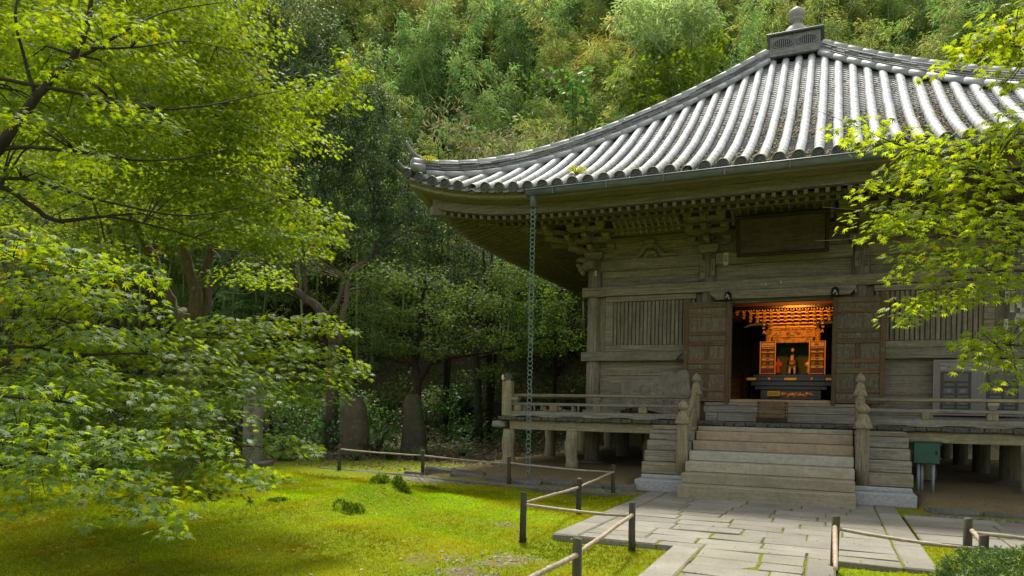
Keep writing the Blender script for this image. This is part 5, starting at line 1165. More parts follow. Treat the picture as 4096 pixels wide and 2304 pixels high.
# ------------------------------------------------------------------ trees: crown pads (x, y, z, across, deep, high) and limbs (x, y, z, radius)
MAPLE_L=[[-6.74,-11.26,5.47,0.97,0.68,0.37],[-6.84,-9.77,6.29,1.3,0.91,0.4],[-6.38,-10.88,5.09,1.13,0.79,0.28],[-6.28,-9.39,6.01,0.76,0.53,0.28],[-6.18,-9.35,5.66,0.71,0.5,0.24],[-7.12,-11.21,4.62,0.48,0.33,0.17],[-6.72,-9.84,5.32,1.23,0.86,0.2],[-5.99,-9.52,5.26,0.79,0.55,0.24],[-5.53,-9.06,5.3,0.76,0.53,0.24],[-5.07,-8.86,5.46,0.56,0.39,0.18],[-4.7,-8.7,5.67,0.23,0.25,0.12],[-5.8,-9.7,4.73,0.82,0.57,0.29],[-5.8,-9.18,5.01,0.66,0.46,0.24],[-6.16,-10.79,4.38,0.95,0.67,0.21],[-7.06,-11.08,4.36,0.48,0.34,0.12],[-6.99,-9.71,4.43,1.22,0.85,0.2],[-5.98,-9.26,4.45,0.66,0.46,0.28],[-6.14,-9.84,3.95,1.06,0.74,0.23],[-5.74,-9.15,4.05,0.71,0.5,0.2],[-5.48,-8.78,3.92,0.62,0.44,0.19],[-5.19,-8.66,3.67,0.39,0.27,0.12],[-5.96,-9.25,3.64,0.96,0.67,0.24],[-5.66,-8.86,3.5,0.62,0.44,0.17],[-7.0,-9.97,3.61,0.59,0.41,0.2],[-3.84,-13.26,2.48,0.28,0.25,0.12],[-3.53,-13.13,2.36,0.31,0.25,0.08],[-3.28,-13.01,2.26,0.28,0.25,0.06],[-3.07,-12.92,2.27,0.11,0.25,0.04],[-4.7,-12.55,2.33,0.5,0.35,0.15],[-4.84,-11.95,2.3,0.55,0.39,0.17],[-4.64,-12.52,1.99,0.56,0.39,0.12],[-4.76,-11.7,2.01,0.67,0.47,0.13],[-4.63,-10.77,2.22,0.68,0.48,0.13],[-4.33,-10.31,2.28,0.5,0.35,0.12],[-4.02,-10.06,2.36,0.25,0.25,0.07],[-4.34,-10.64,2.02,0.72,0.5,0.14],[-4.05,-10.08,2.03,0.38,0.27,0.12],[-4.53,-11.38,1.78,0.81,0.56,0.19],[-4.44,-12.65,1.7,0.54,0.38,0.19],[-4.11,-10.54,1.75,0.68,0.48,0.18],[-3.81,-9.97,1.82,0.3,0.25,0.15],[-4.31,-11.07,1.57,0.83,0.58,0.2],[-3.95,-10.36,1.56,0.41,0.28,0.16],[-4.3,-12.16,1.51,0.61,0.43,0.19],[-3.93,-13.09,1.43,0.37,0.26,0.18],[-3.96,-11.79,1.35,0.5,0.35,0.13],[-3.52,-13.34,1.19,0.37,0.26,0.17],[-3.56,-12.81,1.17,0.46,0.32,0.16],[-3.69,-12.1,1.14,0.47,0.33,0.16],[-4.12,-11.42,1.17,0.28,0.25,0.16],[-3.68,-11.01,1.07,0.33,0.25,0.13],[-3.57,-10.74,0.98,0.15,0.25,0.07],[-3.4,-13.29,0.97,0.42,0.29,0.15],[-3.38,-12.84,0.89,0.4,0.28,0.15],[-3.08,-12.82,0.75,0.26,0.25,0.1],[-2.79,-12.91,0.65,0.09,0.25,0.09],[-3.52,-11.81,0.88,0.39,0.27,0.13],[-3.37,-11.53,0.83,0.23,0.25,0.09],[-4.04,-13.13,0.74,0.16,0.25,0.09],[-3.32,-13.03,0.7,0.1,0.25,0.06],[-5.17,-11.88,1.5,0.6,0.42,0.25],[-4.5,-11.81,1.27,0.62,0.43,0.2],[-5.77,-11.49,2.87,0.62,0.44,0.16],[-6.28,-11.72,3.63,0.31,0.25,0.09],[-7.49,-10.61,6.75,0.94,0.66,0.28],[-7.03,-9.32,7.4,1.05,0.74,0.32],[-7.77,-9.64,8.13,1.05,0.74,0.32],[-6.71,-8.63,8.73,1.11,0.78,0.33],[-8.95,-10.16,6.41,1.05,0.74,0.32],[-8.01,-9.42,6.38,1.09,0.76,0.33],[-7.17,-8.83,5.95,1.11,0.78,0.33],[-6.55,-8.56,5.24,1.11,0.78,0.33],[-7.34,-9.13,5.14,1.09,0.76,0.33],[-8.06,-9.66,5.42,1.07,0.75,0.32],[-6.84,-8.68,4.46,1.11,0.78,0.33],[-9.15,-9.49,6.28,1.13,0.79,0.34],[-8.03,-8.77,6.58,1.15,0.81,0.35],[-7.22,-8.41,5.38,1.15,0.81,0.35],[-7.91,-9.16,4.82,1.11,0.78,0.33],[-7.62,-8.59,7.16,1.15,0.81,0.35],[-8.27,-9.54,7.03,1.09,0.76,0.33],[-8.67,-10.58,6.95,1.0,0.7,0.3],[-8.0,-10.29,7.71,1.0,0.7,0.3],[-8.78,-11.18,6.39,0.94,0.66,0.28],[-7.21,-9.94,7.28,1.0,0.7,0.3],[-9.23,-10.28,8.57,1.05,0.74,0.32],[-9.6,-10.99,7.68,1.0,0.7,0.3],[-9.33,-10.88,5.68,1.0,0.7,0.3],[-8.99,-10.07,5.88,1.07,0.75,0.32],[-9.29,-10.42,4.94,1.04,0.73,0.31],[-5.29,-12.05,4.75,0.38,0.27,0.12],[-5.57,-12.17,3.91,0.24,0.25,0.1],[-5.22,-11.91,4.38,0.28,0.25,0.08],[-4.89,-11.76,4.07,0.32,0.25,0.06],[-4.9,-11.65,4.87,0.32,0.25,0.09],[-5.11,-11.86,3.6,0.36,0.25,0.06],[-5.4,-11.98,3.31,0.32,0.25,0.07],[-4.63,-8.58,5.71,0.2,0.25,0.04],[-4.84,-8.68,5.47,0.28,0.25,0.05],[-3.66,-9.91,1.82,0.17,0.25,0.04],[-3.6,-9.88,1.89,0.11,0.25,0.03],[-3.54,-10.73,1.04,0.15,0.25,0.03],[-4.9,-8.7,3.79,0.23,0.25,0.05],[-3.82,-9.98,2.24,0.21,0.25,0.04],[-4.95,-8.94,3.53,0.3,0.25,0.05],[-5.74,-9.29,6.54,0.3,0.25,0.06],[-4.84,-8.68,5.93,0.13,0.25,0.04],[-5.75,-11.48,1.63,0.78,0.54,0.19],[-5.3,-10.85,1.49,0.74,0.52,0.21],[-4.85,-11.52,1.04,0.66,0.46,0.18],[-4.59,-10.97,0.91,0.35,0.25,0.14],[-5.04,-12.04,1.19,0.62,0.43,0.21],[-4.27,-11.71,0.86,0.55,0.39,0.15],[-4.25,-12.35,0.97,0.53,0.37,0.17],[-4.38,-12.85,1.03,0.35,0.25,0.17],[-3.86,-11.74,0.72,0.37,0.26,0.1],[-5.94,-11.35,1.99,0.8,0.56,0.2],[-5.41,-10.46,2.06,0.78,0.55,0.17],[-5.71,-11.9,2.34,0.55,0.38,0.18]]  # high pads out of view added to shade the left foliage and moss
MAPLE_L_BR=[[[-8.57,-12.18,0.67,0.074],[-8.13,-11.99,1.85,0.068],[-7.66,-11.78,2.94,0.062],[-7.25,-11.6,3.74,0.059],[-6.5,-11.81,3.89,0.049],[-6.19,-11.68,4.41,0.04],[-5.91,-11.55,4.75,0.034],[-5.75,-11.49,5.04,0.026],[-5.69,-11.46,5.47,0.017],[-5.68,-11.45,5.98,0.011]],[[-7.11,-12.08,4.35,0.023],[-6.58,-11.85,4.56,0.02],[-6.22,-11.69,4.51,0.017],[-5.8,-11.5,4.44,0.016],[-5.44,-11.35,4.34,0.014],[-5.08,-11.19,4.3,0.011],[-4.66,-11.0,4.35,0.009],[-4.75,-10.39,4.69,0.006],[-4.35,-9.99,4.9,0.003]],[[-6.5,-11.81,3.88,0.026],[-6.21,-11.69,3.9,0.017],[-5.68,-11.45,3.86,0.014],[-5.25,-11.26,3.8,0.011],[-5.2,-10.69,4.01,0.008],[-4.9,-10.34,4.2,0.005]],[[-7.25,-11.6,3.74,0.028],[-6.49,-11.81,3.6,0.02],[-6.21,-11.69,3.58,0.017],[-5.78,-11.5,3.45,0.014],[-5.31,-11.29,3.34,0.011],[-4.89,-11.1,3.27,0.009],[-4.96,-10.48,3.48,0.006],[-4.64,-10.01,3.71,0.004]],[[-7.36,-11.65,3.44,0.034],[-7.13,-11.44,3.69,0.031],[-6.92,-11.23,3.51,0.028],[-6.74,-11.05,3.39,0.026],[-6.4,-10.79,3.47,0.016],[-5.84,-10.54,3.37,0.01],[-5.19,-10.25,3.17,0.005]],[[-5.94,-11.57,4.71,0.02],[-5.59,-11.41,4.93,0.014],[-5.35,-11.31,5.09,0.011],[-5.46,-10.81,5.53,0.008],[-5.08,-10.42,5.75,0.004]],[[-5.75,-11.48,4.89,0.014],[-5.34,-11.3,4.9,0.009],[-5.34,-10.65,5.27,0.006],[-4.99,-10.27,5.27,0.003]],[[-8.13,-11.99,1.85,0.031],[-6.89,-11.99,2.11,0.02],[-5.73,-12.13,2.14,0.016],[-5.34,-11.96,2.13,0.013],[-5.01,-11.7,2.12,0.011],[-4.8,-11.28,2.08,0.008],[-4.33,-10.86,2.08,0.004],[-4.09,-10.1,2.19,0.002]],[[-6.17,-12.76,1.94,0.017],[-4.4,-13.18,2.43,0.006],[-3.79,-13.24,2.33,0.005],[-3.51,-13.12,2.3,0.004],[-3.16,-12.96,2.26,0.002]],[[-7.52,-12.27,1.66,0.026],[-5.59,-12.5,1.85,0.015],[-5.01,-12.47,1.87,0.012],[-4.79,-12.15,1.83,0.011],[-4.54,-11.83,1.86,0.01],[-4.86,-11.09,1.86,0.009],[-4.33,-10.86,1.77,0.006],[-3.61,-10.54,1.71,0.003]],[[-7.11,-12.63,1.25,0.024],[-4.59,-13.16,1.2,0.012],[-4.07,-13.15,1.16,0.008],[-3.75,-13.01,1.04,0.007],[-3.57,-12.71,0.92,0.005],[-3.07,-12.7,0.76,0.002],[-2.86,-12.83,0.61,0.001]],[[-6.01,-12.69,1.51,0.015],[-4.74,-12.35,1.43,0.01],[-4.39,-11.98,1.34,0.007],[-3.96,-11.57,1.18,0.005],[-3.61,-10.87,0.97,0.003]],[[-6.19,-11.68,4.41,0.02],[-6.3,-11.73,4.8,0.014],[-6.17,-11.89,5.08,0.011],[-6.32,-11.73,5.58,0.006]]]
MAPLE_R=[[2.11,-9.99,4.31,0.26,0.25,0.17],[2.04,-9.79,4.21,0.27,0.25,0.15],[1.88,-9.87,4.27,0.18,0.25,0.1],[2.17,-9.96,3.94,0.14,0.25,0.12],[1.73,-9.82,4.15,0.12,0.25,0.04],[1.1,-9.99,3.69,0.22,0.25,0.09],[1.39,-9.87,3.61,0.28,0.25,0.12],[1.66,-9.85,3.46,0.34,0.25,0.14],[1.96,-10.05,3.44,0.32,0.25,0.17],[2.12,-10.2,3.54,0.14,0.25,0.14],[1.53,-9.8,3.34,0.34,0.25,0.14],[1.89,-10.08,3.18,0.38,0.26,0.17],[1.2,-9.84,3.24,0.11,0.25,0.04],[1.37,-9.87,3.02,0.34,0.25,0.12],[1.68,-9.95,2.97,0.39,0.27,0.16],[1.99,-10.26,2.81,0.31,0.25,0.19],[1.26,-9.81,2.89,0.14,0.25,0.04],[1.63,-9.98,2.7,0.33,0.25,0.13],[1.96,-10.16,2.56,0.34,0.25,0.17],[1.51,-9.92,2.54,0.15,0.25,0.08],[1.79,-10.02,2.42,0.26,0.25,0.13],[2.09,-10.21,2.37,0.17,0.25,0.15],[1.54,-9.91,2.3,0.18,0.25,0.11],[1.72,-9.94,2.32,0.18,0.25,0.09],[1.46,-9.94,2.2,0.12,0.25,0.05],[2.0,-10.25,2.01,0.25,0.25,0.1],[2.13,-10.3,2.06,0.11,0.25,0.11],[1.95,-10.17,1.88,0.17,0.25,0.11],[2.11,-10.31,1.84,0.14,0.25,0.14],[2.08,-10.21,1.68,0.11,0.25,0.06]]
MAPLE_R_BR=[[[3.15,-9.52,-0.98,0.098],[3.17,-9.51,0.76,0.087],[3.05,-9.57,1.91,0.078],[2.87,-9.65,2.77,0.058],[2.7,-9.72,3.55,0.035],[2.53,-9.8,4.32,0.023]],[[2.87,-9.65,2.77,0.035],[2.39,-9.86,2.99,0.023],[2.09,-9.88,3.25,0.018],[1.8,-9.79,3.43,0.012],[1.47,-9.83,3.55,0.008],[1.13,-9.98,3.7,0.003],[0.84,-10.11,3.82,0.002]],[[2.88,-9.65,2.66,0.035],[2.45,-9.83,2.76,0.023],[2.1,-9.88,2.9,0.015],[1.81,-9.79,3.0,0.009],[1.4,-9.86,3.15,0.005],[1.11,-9.88,3.27,0.003],[0.98,-9.93,3.29,0.002]],[[2.4,-9.86,2.79,0.014],[1.93,-9.84,2.8,0.009],[1.49,-9.82,2.9,0.004],[1.09,-9.89,2.85,0.003],[0.83,-10.0,2.83,0.002]],[[2.93,-9.62,2.31,0.026],[2.43,-9.95,2.48,0.017],[2.09,-9.99,2.52,0.012],[1.8,-9.9,2.5,0.007],[1.54,-9.91,2.3,0.004],[1.35,-9.99,2.14,0.002]],[[2.09,-9.99,2.49,0.007],[1.68,-9.85,2.48,0.004],[1.31,-9.9,2.52,0.002]],[[3.02,-9.58,1.76,0.026],[2.41,-10.07,1.93,0.014],[2.1,-10.21,1.96,0.008],[1.87,-10.2,1.93,0.004]],[[2.75,-9.7,3.55,0.023],[2.38,-9.87,4.03,0.014],[2.1,-9.77,4.27,0.009],[1.79,-9.8,4.29,0.004]],[[1.54,-9.8,3.06,0.004],[1.2,-9.84,3.08,0.003],[0.88,-9.98,3.1,0.002]]]
MAPLE_B=[[-9.79,-7.8,4.96,1.47,1.03,0.53],[-11.07,-8.36,4.66,0.93,0.65,0.47],[-8.38,-7.18,4.46,1.2,0.84,0.4],[-11.05,-7.81,4.12,1.11,0.78,0.42],[-8.62,-6.19,3.78,0.79,0.56,0.29],[-9.8,-7.81,5.49,1.66,1.17,0.53],[-8.92,-6.87,5.55,1.25,0.87,0.55],[-11.08,-8.37,5.46,1.07,0.75,0.6]]
MAPLE_B_BR=[[[-10.1,-6.3,0.92,0.225],[-10.09,-6.29,2.27,0.21],[-10.13,-6.31,3.02,0.195],[-10.26,-6.48,3.15,0.126],[-10.39,-6.64,3.58,0.096],[-10.51,-6.81,4.14,0.081],[-10.44,-7.21,4.63,0.057],[-10.47,-7.66,5.07,0.034],[-10.47,-8.1,5.48,0.02]],[[-10.06,-6.28,2.8,0.135],[-9.89,-6.31,3.31,0.112],[-9.95,-6.45,3.88,0.096],[-9.82,-6.72,4.4,0.072],[-9.63,-7.07,5.01,0.042],[-9.36,-7.39,5.57,0.02]],[[-10.07,-6.18,2.81,0.121],[-9.91,-6.1,3.19,0.106],[-9.89,-6.09,3.79,0.091],[-9.59,-6.29,4.48,0.059],[-8.95,-6.56,5.08,0.036],[-8.41,-6.65,5.56,0.021]]]
CAM_A=[[-14.5,0.73,12.94,1.81,1.26,1.08],[-14.98,-0.03,11.36,1.41,0.99,0.94],[-13.59,1.12,11.63,1.32,0.93,0.96],[-14.1,0.35,10.44,1.88,1.32,0.94],[-13.38,1.77,12.62,0.62,0.43,0.74],[-12.69,1.52,10.57,0.84,0.59,0.84],[-14.14,0.12,8.83,1.28,0.9,0.82],[-12.98,1.18,9.28,1.43,1.0,0.84],[-12.21,1.73,8.53,1.32,0.93,0.72],[-11.86,2.43,9.81,0.99,0.69,0.74],[-11.55,3.12,9.01,0.88,0.62,0.76],[-13.41,0.66,7.86,1.29,0.91,0.59],[-14.54,-0.06,7.42,1.05,0.73,0.58],[-11.65,3.08,7.75,1.13,0.79,0.76],[-12.5,2.15,7.58,1.36,0.95,0.62],[-16.03,0.05,12.54,1.08,0.76,0.84],[-12.1,2.33,10.8,0.74,0.52,0.62]]
CAM_B=[[-12.43,2.73,6.72,1.51,1.06,0.63],[-11.58,4.2,6.72,1.18,0.83,0.59],[-10.75,4.56,7.53,1.05,0.74,0.66],[-11.25,4.34,8.57,0.79,0.55,0.66],[-10.47,5.78,6.7,0.96,0.67,0.55],[-10.14,7.02,6.65,0.86,0.6,0.5],[-14.72,1.17,5.93,1.48,1.03,0.62],[-15.04,0.49,6.42,0.96,0.67,0.48],[-10.84,5.07,5.78,1.07,0.75,0.47],[-11.88,3.52,5.7,1.03,0.72,0.45]]
CAM_BR=[[[-12.75,1.5,1.65,0.18],[-12.79,1.48,2.85,0.164],[-12.84,1.46,3.7,0.147],[-13.24,1.28,4.35,0.139],[-13.85,1.01,4.82,0.115],[-14.47,0.74,5.17,0.074],[-15.09,0.57,5.35,0.049],[-15.75,0.28,5.22,0.025]],[[-13.85,1.01,4.82,0.082],[-14.04,1.03,5.5,0.074],[-14.0,1.05,6.1,0.066],[-14.09,0.69,7.11,0.041],[-14.17,0.32,8.32,0.024]],[[-13.58,1.13,4.7,0.074],[-13.75,1.16,5.75,0.066],[-13.68,1.2,6.59,0.049],[-13.3,1.25,7.9,0.033],[-13.04,1.26,9.08,0.016]],[[-13.01,1.38,4.05,0.082],[-12.75,1.6,4.56,0.082],[-12.67,1.86,5.32,0.075],[-12.24,2.27,5.86,0.067],[-11.92,2.63,6.66,0.059],[-11.47,3.05,7.22,0.043],[-11.1,3.86,7.9,0.026]],[[-11.92,2.63,6.66,0.042],[-11.99,2.49,7.38,0.034],[-12.17,2.3,8.21,0.025],[-12.28,1.81,8.92,0.016]],[[-14.47,0.74,5.23,0.049],[-14.86,0.67,5.0,0.041],[-15.3,0.48,4.74,0.025],[-16.12,0.34,4.82,0.017]]]
CAM_BR2=[[[-13.4,1.97,0.91,0.118],[-13.21,2.06,2.9,0.11],[-13.0,2.15,3.9,0.101],[-13.01,2.37,4.93,0.094],[-12.99,2.48,5.57,0.077],[-12.6,2.98,6.15,0.061],[-12.02,3.46,6.85,0.053],[-11.48,4.02,7.2,0.035],[-10.74,5.12,7.12,0.018]],[[-12.98,2.38,5.05,0.051],[-12.47,2.82,5.23,0.034],[-11.88,3.52,5.57,0.022],[-11.25,4.45,5.69,0.013]]]
DM=[[-9.94,-0.22,4.81,0.95,0.66,0.37],[-9.5,1.07,4.79,1.33,0.93,0.44],[-10.51,0.08,3.92,0.97,0.68,0.43],[-9.74,1.51,3.97,1.48,1.04,0.4],[-8.96,2.95,4.59,1.19,0.84,0.54],[-9.16,2.86,3.51,1.07,0.75,0.36],[-10.48,0.64,3.11,1.22,0.85,0.33],[-9.52,1.61,3.06,1.02,0.72,0.28],[-8.62,3.65,3.58,0.85,0.6,0.37],[-10.78,-0.04,2.51,0.65,0.45,0.27],[-8.3,4.33,5.51,1.12,0.79,0.5]]
DM_BR=[[[-10.03,1.93,1.0,0.151],[-10.08,1.91,2.16,0.128],[-10.17,1.87,2.86,0.117],[-9.99,1.73,3.42,0.092],[-9.8,1.59,4.32,0.057],[-9.61,1.46,5.2,0.034]],[[-10.08,1.91,2.16,0.093],[-9.81,2.24,2.7,0.082],[-9.43,2.63,2.9,0.059],[-8.85,3.32,3.07,0.036],[-8.27,3.8,3.22,0.024]],[[-10.14,1.88,2.86,0.07],[-10.31,1.37,3.28,0.046],[-10.49,0.63,3.66,0.033],[-10.87,0.03,3.82,0.016]],[[-10.16,1.87,2.62,0.047],[-10.5,1.28,2.76,0.034],[-10.89,0.46,2.87,0.017]]]
EM=[[-8.5,6.43,6.16,1.22,0.86,0.68],[-7.71,7.87,5.53,1.13,0.79,0.57],[-8.41,7.02,4.73,1.53,1.07,0.62],[-9.14,5.6,4.85,1.07,0.75,0.53],[-7.94,7.77,3.97,1.27,0.89,0.57],[-9.08,6.18,3.56,1.22,0.86,0.48],[-9.34,5.51,2.58,0.93,0.65,0.33],[-8.52,6.42,6.97,0.82,0.57,0.41]]
EM_BR=[[[-9.96,5.79,0.96,0.15],[-10.0,5.77,1.77,0.136],[-10.08,5.73,2.86,0.122],[-10.18,5.69,3.95,0.109],[-10.22,5.67,5.03,0.082],[-10.05,5.75,5.99,0.054]],[[-10.18,5.69,3.95,0.068],[-9.64,6.04,4.65,0.055],[-8.98,6.55,5.38,0.041],[-8.18,7.12,5.99,0.028]],[[-10.06,5.74,3.13,0.054],[-9.28,6.3,3.44,0.041],[-8.27,7.08,3.91,0.028]]]
HILL_MAPLE=[[-5.7,15.86,16.25,1.6,1.28,0.89],[-6.71,14.87,15.38,1.05,0.84,0.7],[-4.75,17.38,17.47,1.28,1.03,0.82],[-7.33,15.14,16.57,0.89,0.71,0.53],[-6.1,16.78,17.99,1.1,0.88,0.55],[-6.26,14.52,14.56,1.03,0.83,0.43],[-4.25,18.69,18.91,0.75,0.6,0.75]]
WEEP=[[-6.17,17.84,20.0,1.7,1.36,1.13],[-5.23,18.8,20.68,1.15,0.92,1.34],[-6.78,16.48,18.34,0.92,0.73,1.1],[-7.73,17.16,20.16,1.13,0.91,0.94]]
VINE=[[-8.93,12.25,14.41,0.75,0.6,0.83],[-9.09,12.18,15.24,0.92,0.73,0.5],[-8.59,11.85,13.22,0.49,0.39,0.65],[-12.03,7.61,11.83,0.9,0.72,0.37]]
DRY1=[[-11.82,6.6,12.02,0.87,0.69,0.58],[-11.05,6.4,11.12,0.85,0.68,0.35],[-11.7,5.57,11.05,0.69,0.55,0.35]]
DRY2=[[-8.53,9.15,11.9,0.52,0.42,0.33],[-8.69,8.53,11.41,0.59,0.47,0.21]]
DRY3=[[-9.92,6.35,10.67,1.25,1.0,0.31],[-9.36,7.14,11.08,0.85,0.68,0.31],[-9.96,5.24,9.96,0.8,0.64,0.19]]
DARKTREES=[[[8.6,30.92,24.29,1.78,1.42,1.33],[10.25,31.64,23.22,1.33,1.07,1.33],[7.4,30.39,23.38,0.89,0.71,0.89]],[[-17.31,-2.37,9.84,2.89,2.31,2.0],[-19.31,-3.25,7.91,1.78,1.42,1.33],[-15.26,-1.47,8.77,1.66,1.33,1.78],[-19.33,-2.17,12.45,3.03,2.42,1.63],[-15.92,-0.67,12.52,1.75,1.4,1.4],[-19.67,-3.42,5.9,1.33,1.07,0.89],[-14.73,-0.14,5.79,1.17,0.93,0.7]]]
BROADS=[[[-18.18,16.92,21.1,0.84,0.67,1.48],[-17.52,16.66,19.6,0.73,0.58,0.83]],[[-14.54,19.62,22.35,1.08,0.87,1.3],[-14.69,18.45,20.33,0.84,0.67,0.84]],[[5.29,32.73,23.77,1.43,1.15,1.19],[6.58,33.3,24.99,1.19,0.95,1.19]],[[-3.79,27.64,24.22,0.93,0.75,1.17],[-3.17,27.91,25.17,0.93,0.75,0.93]],[[-18.91,12.22,18.22,0.75,0.6,1.32],[-18.63,11.25,15.88,0.73,0.59,0.92]],[[-11.76,14.28,16.03,0.64,0.51,1.1],[-11.68,13.23,14.16,0.71,0.57,0.53]]]
BLAB=["dark broadleaf crown in the gap between bamboo clumps above the eave corner","dark broadleaf crown at the top, left of the climbing vine","dark broadleaf crown right of the finial above the right ridge","dark broadleaf crown just left of the roof finial","dark broadleaf crown beside the glossy evergreen at the upper left","dark broadleaf bush left of the climbing vine"]
def mean_xy(b): return b[0][0][0], b[0][0][1]
def tree(name, label, cat, pads, brs, tpl, dens, size, leaf, bk, group=None, vol=False, layers=3, reach=2.2, thick=.12, droop=.25, tin=(1, 1, 1)):
    x, y = mean_xy(brs); z = ground_at(x, y); t = thing(name, label, cat, (x, y, z-.1), 0, group)
    x0, y0, z0, r0 = brs[0][0]
    brs = [[(x0, y0, z-.3, r0*1.5), (x0, y0, min(z+.25, z0-.02), r0*1.12)]+brs[0][1:] if z0 < z+.5 else [(x0, y0, z-.3, r0*1.5), (x0, y0, z+.3, r0*1.15)]+brs[0]]+brs[1:]
    sh = np.array((x, y, z-.1)); loc = lambda L: [[(p[0]-sh[0], p[1]-sh[1], p[2]-sh[2], p[3]) for p in b] for b in L]
    pl_ = [(p[0]-sh[0], p[1]-sh[1], p[2]-sh[2], *p[3:]) for p in pads]
    limbs(loc(brs), t, M[bk], pl_, 'trunk', reach)
    P, F0, N0, T_ = vol_points(pl_, dens) if vol else pad_points(pl_, dens, layers, thick, droop)
    n_ = len(P); scatter('crown', tpl, P, F0, N0, RNG.uniform(*size, n_), T_*np.array(tin), M[leaf], t); return t
tree('maple_tree', 'large spreading green maple filling the left side with layered lobed leaves', 'maple', MAPLE_L, MAPLE_L_BR, STAR7, 640, (.038, .06), 'maple', 'barkdark', thick=.06, reach=1.5)
tree('maple_tree', 'bright yellow-green maple reaching in from the right edge before the hall', 'maple', MAPLE_R, MAPLE_R_BR, STAR7, 640, (.038, .058), 'maple2', 'bark', reach=1.6, thick=.06)
tree('maple_tree', 'three-stemmed maple with thick mossy trunks behind the left foliage', 'maple', MAPLE_B, MAPLE_B_BR, STAR5, 420, (.05, .07), 'maple', 'bark', reach=3)
tree('camellia_tree', 'dark glossy evergreen with a twisted pale trunk forking to both sides', 'evergreen tree', CAM_A, CAM_BR, OVAL, 1700, (.085, .13), 'camellia', 'bark', vol=True, reach=3)
tree('camellia_tree', 'slender glossy evergreen leaning right towards the eave corner', 'evergreen tree', CAM_B, CAM_BR2, OVAL, 1300, (.085, .125), 'camellia', 'barkpale', vol=True, reach=3)
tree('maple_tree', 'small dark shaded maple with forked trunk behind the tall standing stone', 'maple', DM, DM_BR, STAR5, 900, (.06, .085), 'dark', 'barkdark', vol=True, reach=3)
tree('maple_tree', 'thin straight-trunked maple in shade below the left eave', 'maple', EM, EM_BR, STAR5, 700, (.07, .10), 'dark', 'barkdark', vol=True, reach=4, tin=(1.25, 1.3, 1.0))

# ------------------------------------------------------------------ hillside plants
def infrustum(x, y, m=.80, near=5):
    f = (x-.95)*-math.sin(_y)+(y+16.18)*math.cos(_y); l = (x-.95)*math.cos(_y)+(y+16.18)*math.sin(_y)
    return (f > near) & (np.abs(l) < f*m)
def bamboo_clump(name, seed, dryf, h0=8.5, tin=(1, 1, 1)):
    rg = np.random.default_rng(seed); rd = random.Random(seed); root = thing(name, 'x', 'bamboo'); cu = MB(); P, F0, T_ = [], [], []
    for c_ in range(6):
        bx_, by_ = rd.uniform(-1.3, 1.3), rd.uniform(-1.3, 1.3); h = h0*rd.uniform(.7, 1.08); la, ll = rd.uniform(0, 6.28), rd.uniform(.8, 2.2); pts = []
        for i in range(9):
            f = i/8; pts.append((bx_+ll*f**2.4*math.cos(la), by_+ll*f**2.4*math.sin(la), h*f*(1-.08*f*f), .05*(1-.75*f)))
        cu.tube(pts, 6); A = np.array(pts)
        for k in range(46):
            f = rd.uniform(.04, 1)**.85; i = min(int(f*8), 7); q = A[i, :3]+(A[i+1, :3]-A[i, :3])*(f*8-i); a = rd.uniform(0, 6.28); L = rd.uniform(.4, 1.35)*(1.15-.55*f)
            e = q+np.array([math.cos(a)*L, math.sin(a)*L, rd.uniform(-.05, .5)]); ns = 42
            tpos = rg.uniform(.25, 1.05, ns)[:, None]; s = q+(e-q)*tpos+rg.normal(0, .13, (ns, 3)); s[:, 2] -= .25*tpos[:, 0]**2
            P.append(s); d = np.tile([math.cos(a), math.sin(a), -.55], (ns, 1))+rg.normal(0, .55, (ns, 3)); F0.append(d)
            tt = np.ones((ns, 3))*rg.uniform(.7, 1.3, (ns, 1))*rd.uniform(.75, 1.25); dry = rg.uniform(0, 1, ns) < dryf; tt[dry] *= np.array([1.9, 1.5, 2.6]); tt *= np.array([1+rd.uniform(-.15, .3), 1, 1])*np.array(tin); T_.append(tt)
    P, F0, T_ = map(np.concatenate, (P, F0, T_)); n_ = len(P); N0 = np.array([0, 0, 1])+rg.normal(0, .6, (n_, 3))
    pm(cu, 'culms', 'culm', root); scatter('foliage', BLADE, P, F0, N0, rg.uniform(.17, .30, n_), T_, M['bamleaf'], root); return root
protos = [bamboo_clump('bamboo_clump', 21, .02), bamboo_clump('bamboo_clump', 22, .07, 8), bamboo_clump('bamboo_clump', 23, .14, 7, (1.15, .95, .8)), bamboo_clump('bamboo_clump', 24, .03, 9, (.75, .95, 1.1))]
KL = ['fresh green bamboo clump on the slope behind the hall', 'green bamboo clump with some dry leaves on the slope', 'yellowish bamboo clump with many dry leaves on the slope', 'blue-green tall bamboo clump on the slope']
used = [False]*4; gvec = np.array([-.35, .85])/.919; evec = np.array([.85, .35])/.919; rb = random.Random(5)
for row, ph in enumerate(np.arange(3.2, 25, 2.4)):
    for u in np.arange(-34, 52, 2.35+.05*ph):
        q = np.array([-12., 8.])+gvec*(ph+rb.uniform(-.9, .9))/.919+evec*(u+rb.uniform(-1, 1)); x, y = q
        if not infrustum(x, y, .78) or (abs(x) < 9 and y < 13.5): continue
        k = rb.choices(range(4), (3, 3, 2 if x > -2 else 1, 2 if x < -12 else 1))[0]
        o = protos[k] if not used[k] else copy_tree(protos[k]); used[k] = True
        o.location = (x, y, ground_at(x, y)-.1); o.rotation_euler = (rb.uniform(-.05, .05), rb.uniform(-.05, .05), rb.uniform(0, 6.28)); s_ = rb.uniform(.8, 1.15); o.scale = (s_, s_, s_*rb.uniform(.85, 1.1))
        tag(o, KL[k], 'bamboo', ('bamboo clumps of fresh green', 'bamboo clumps with some dry leaves', 'yellowish bamboo clumps', 'blue-green bamboo clumps')[k])
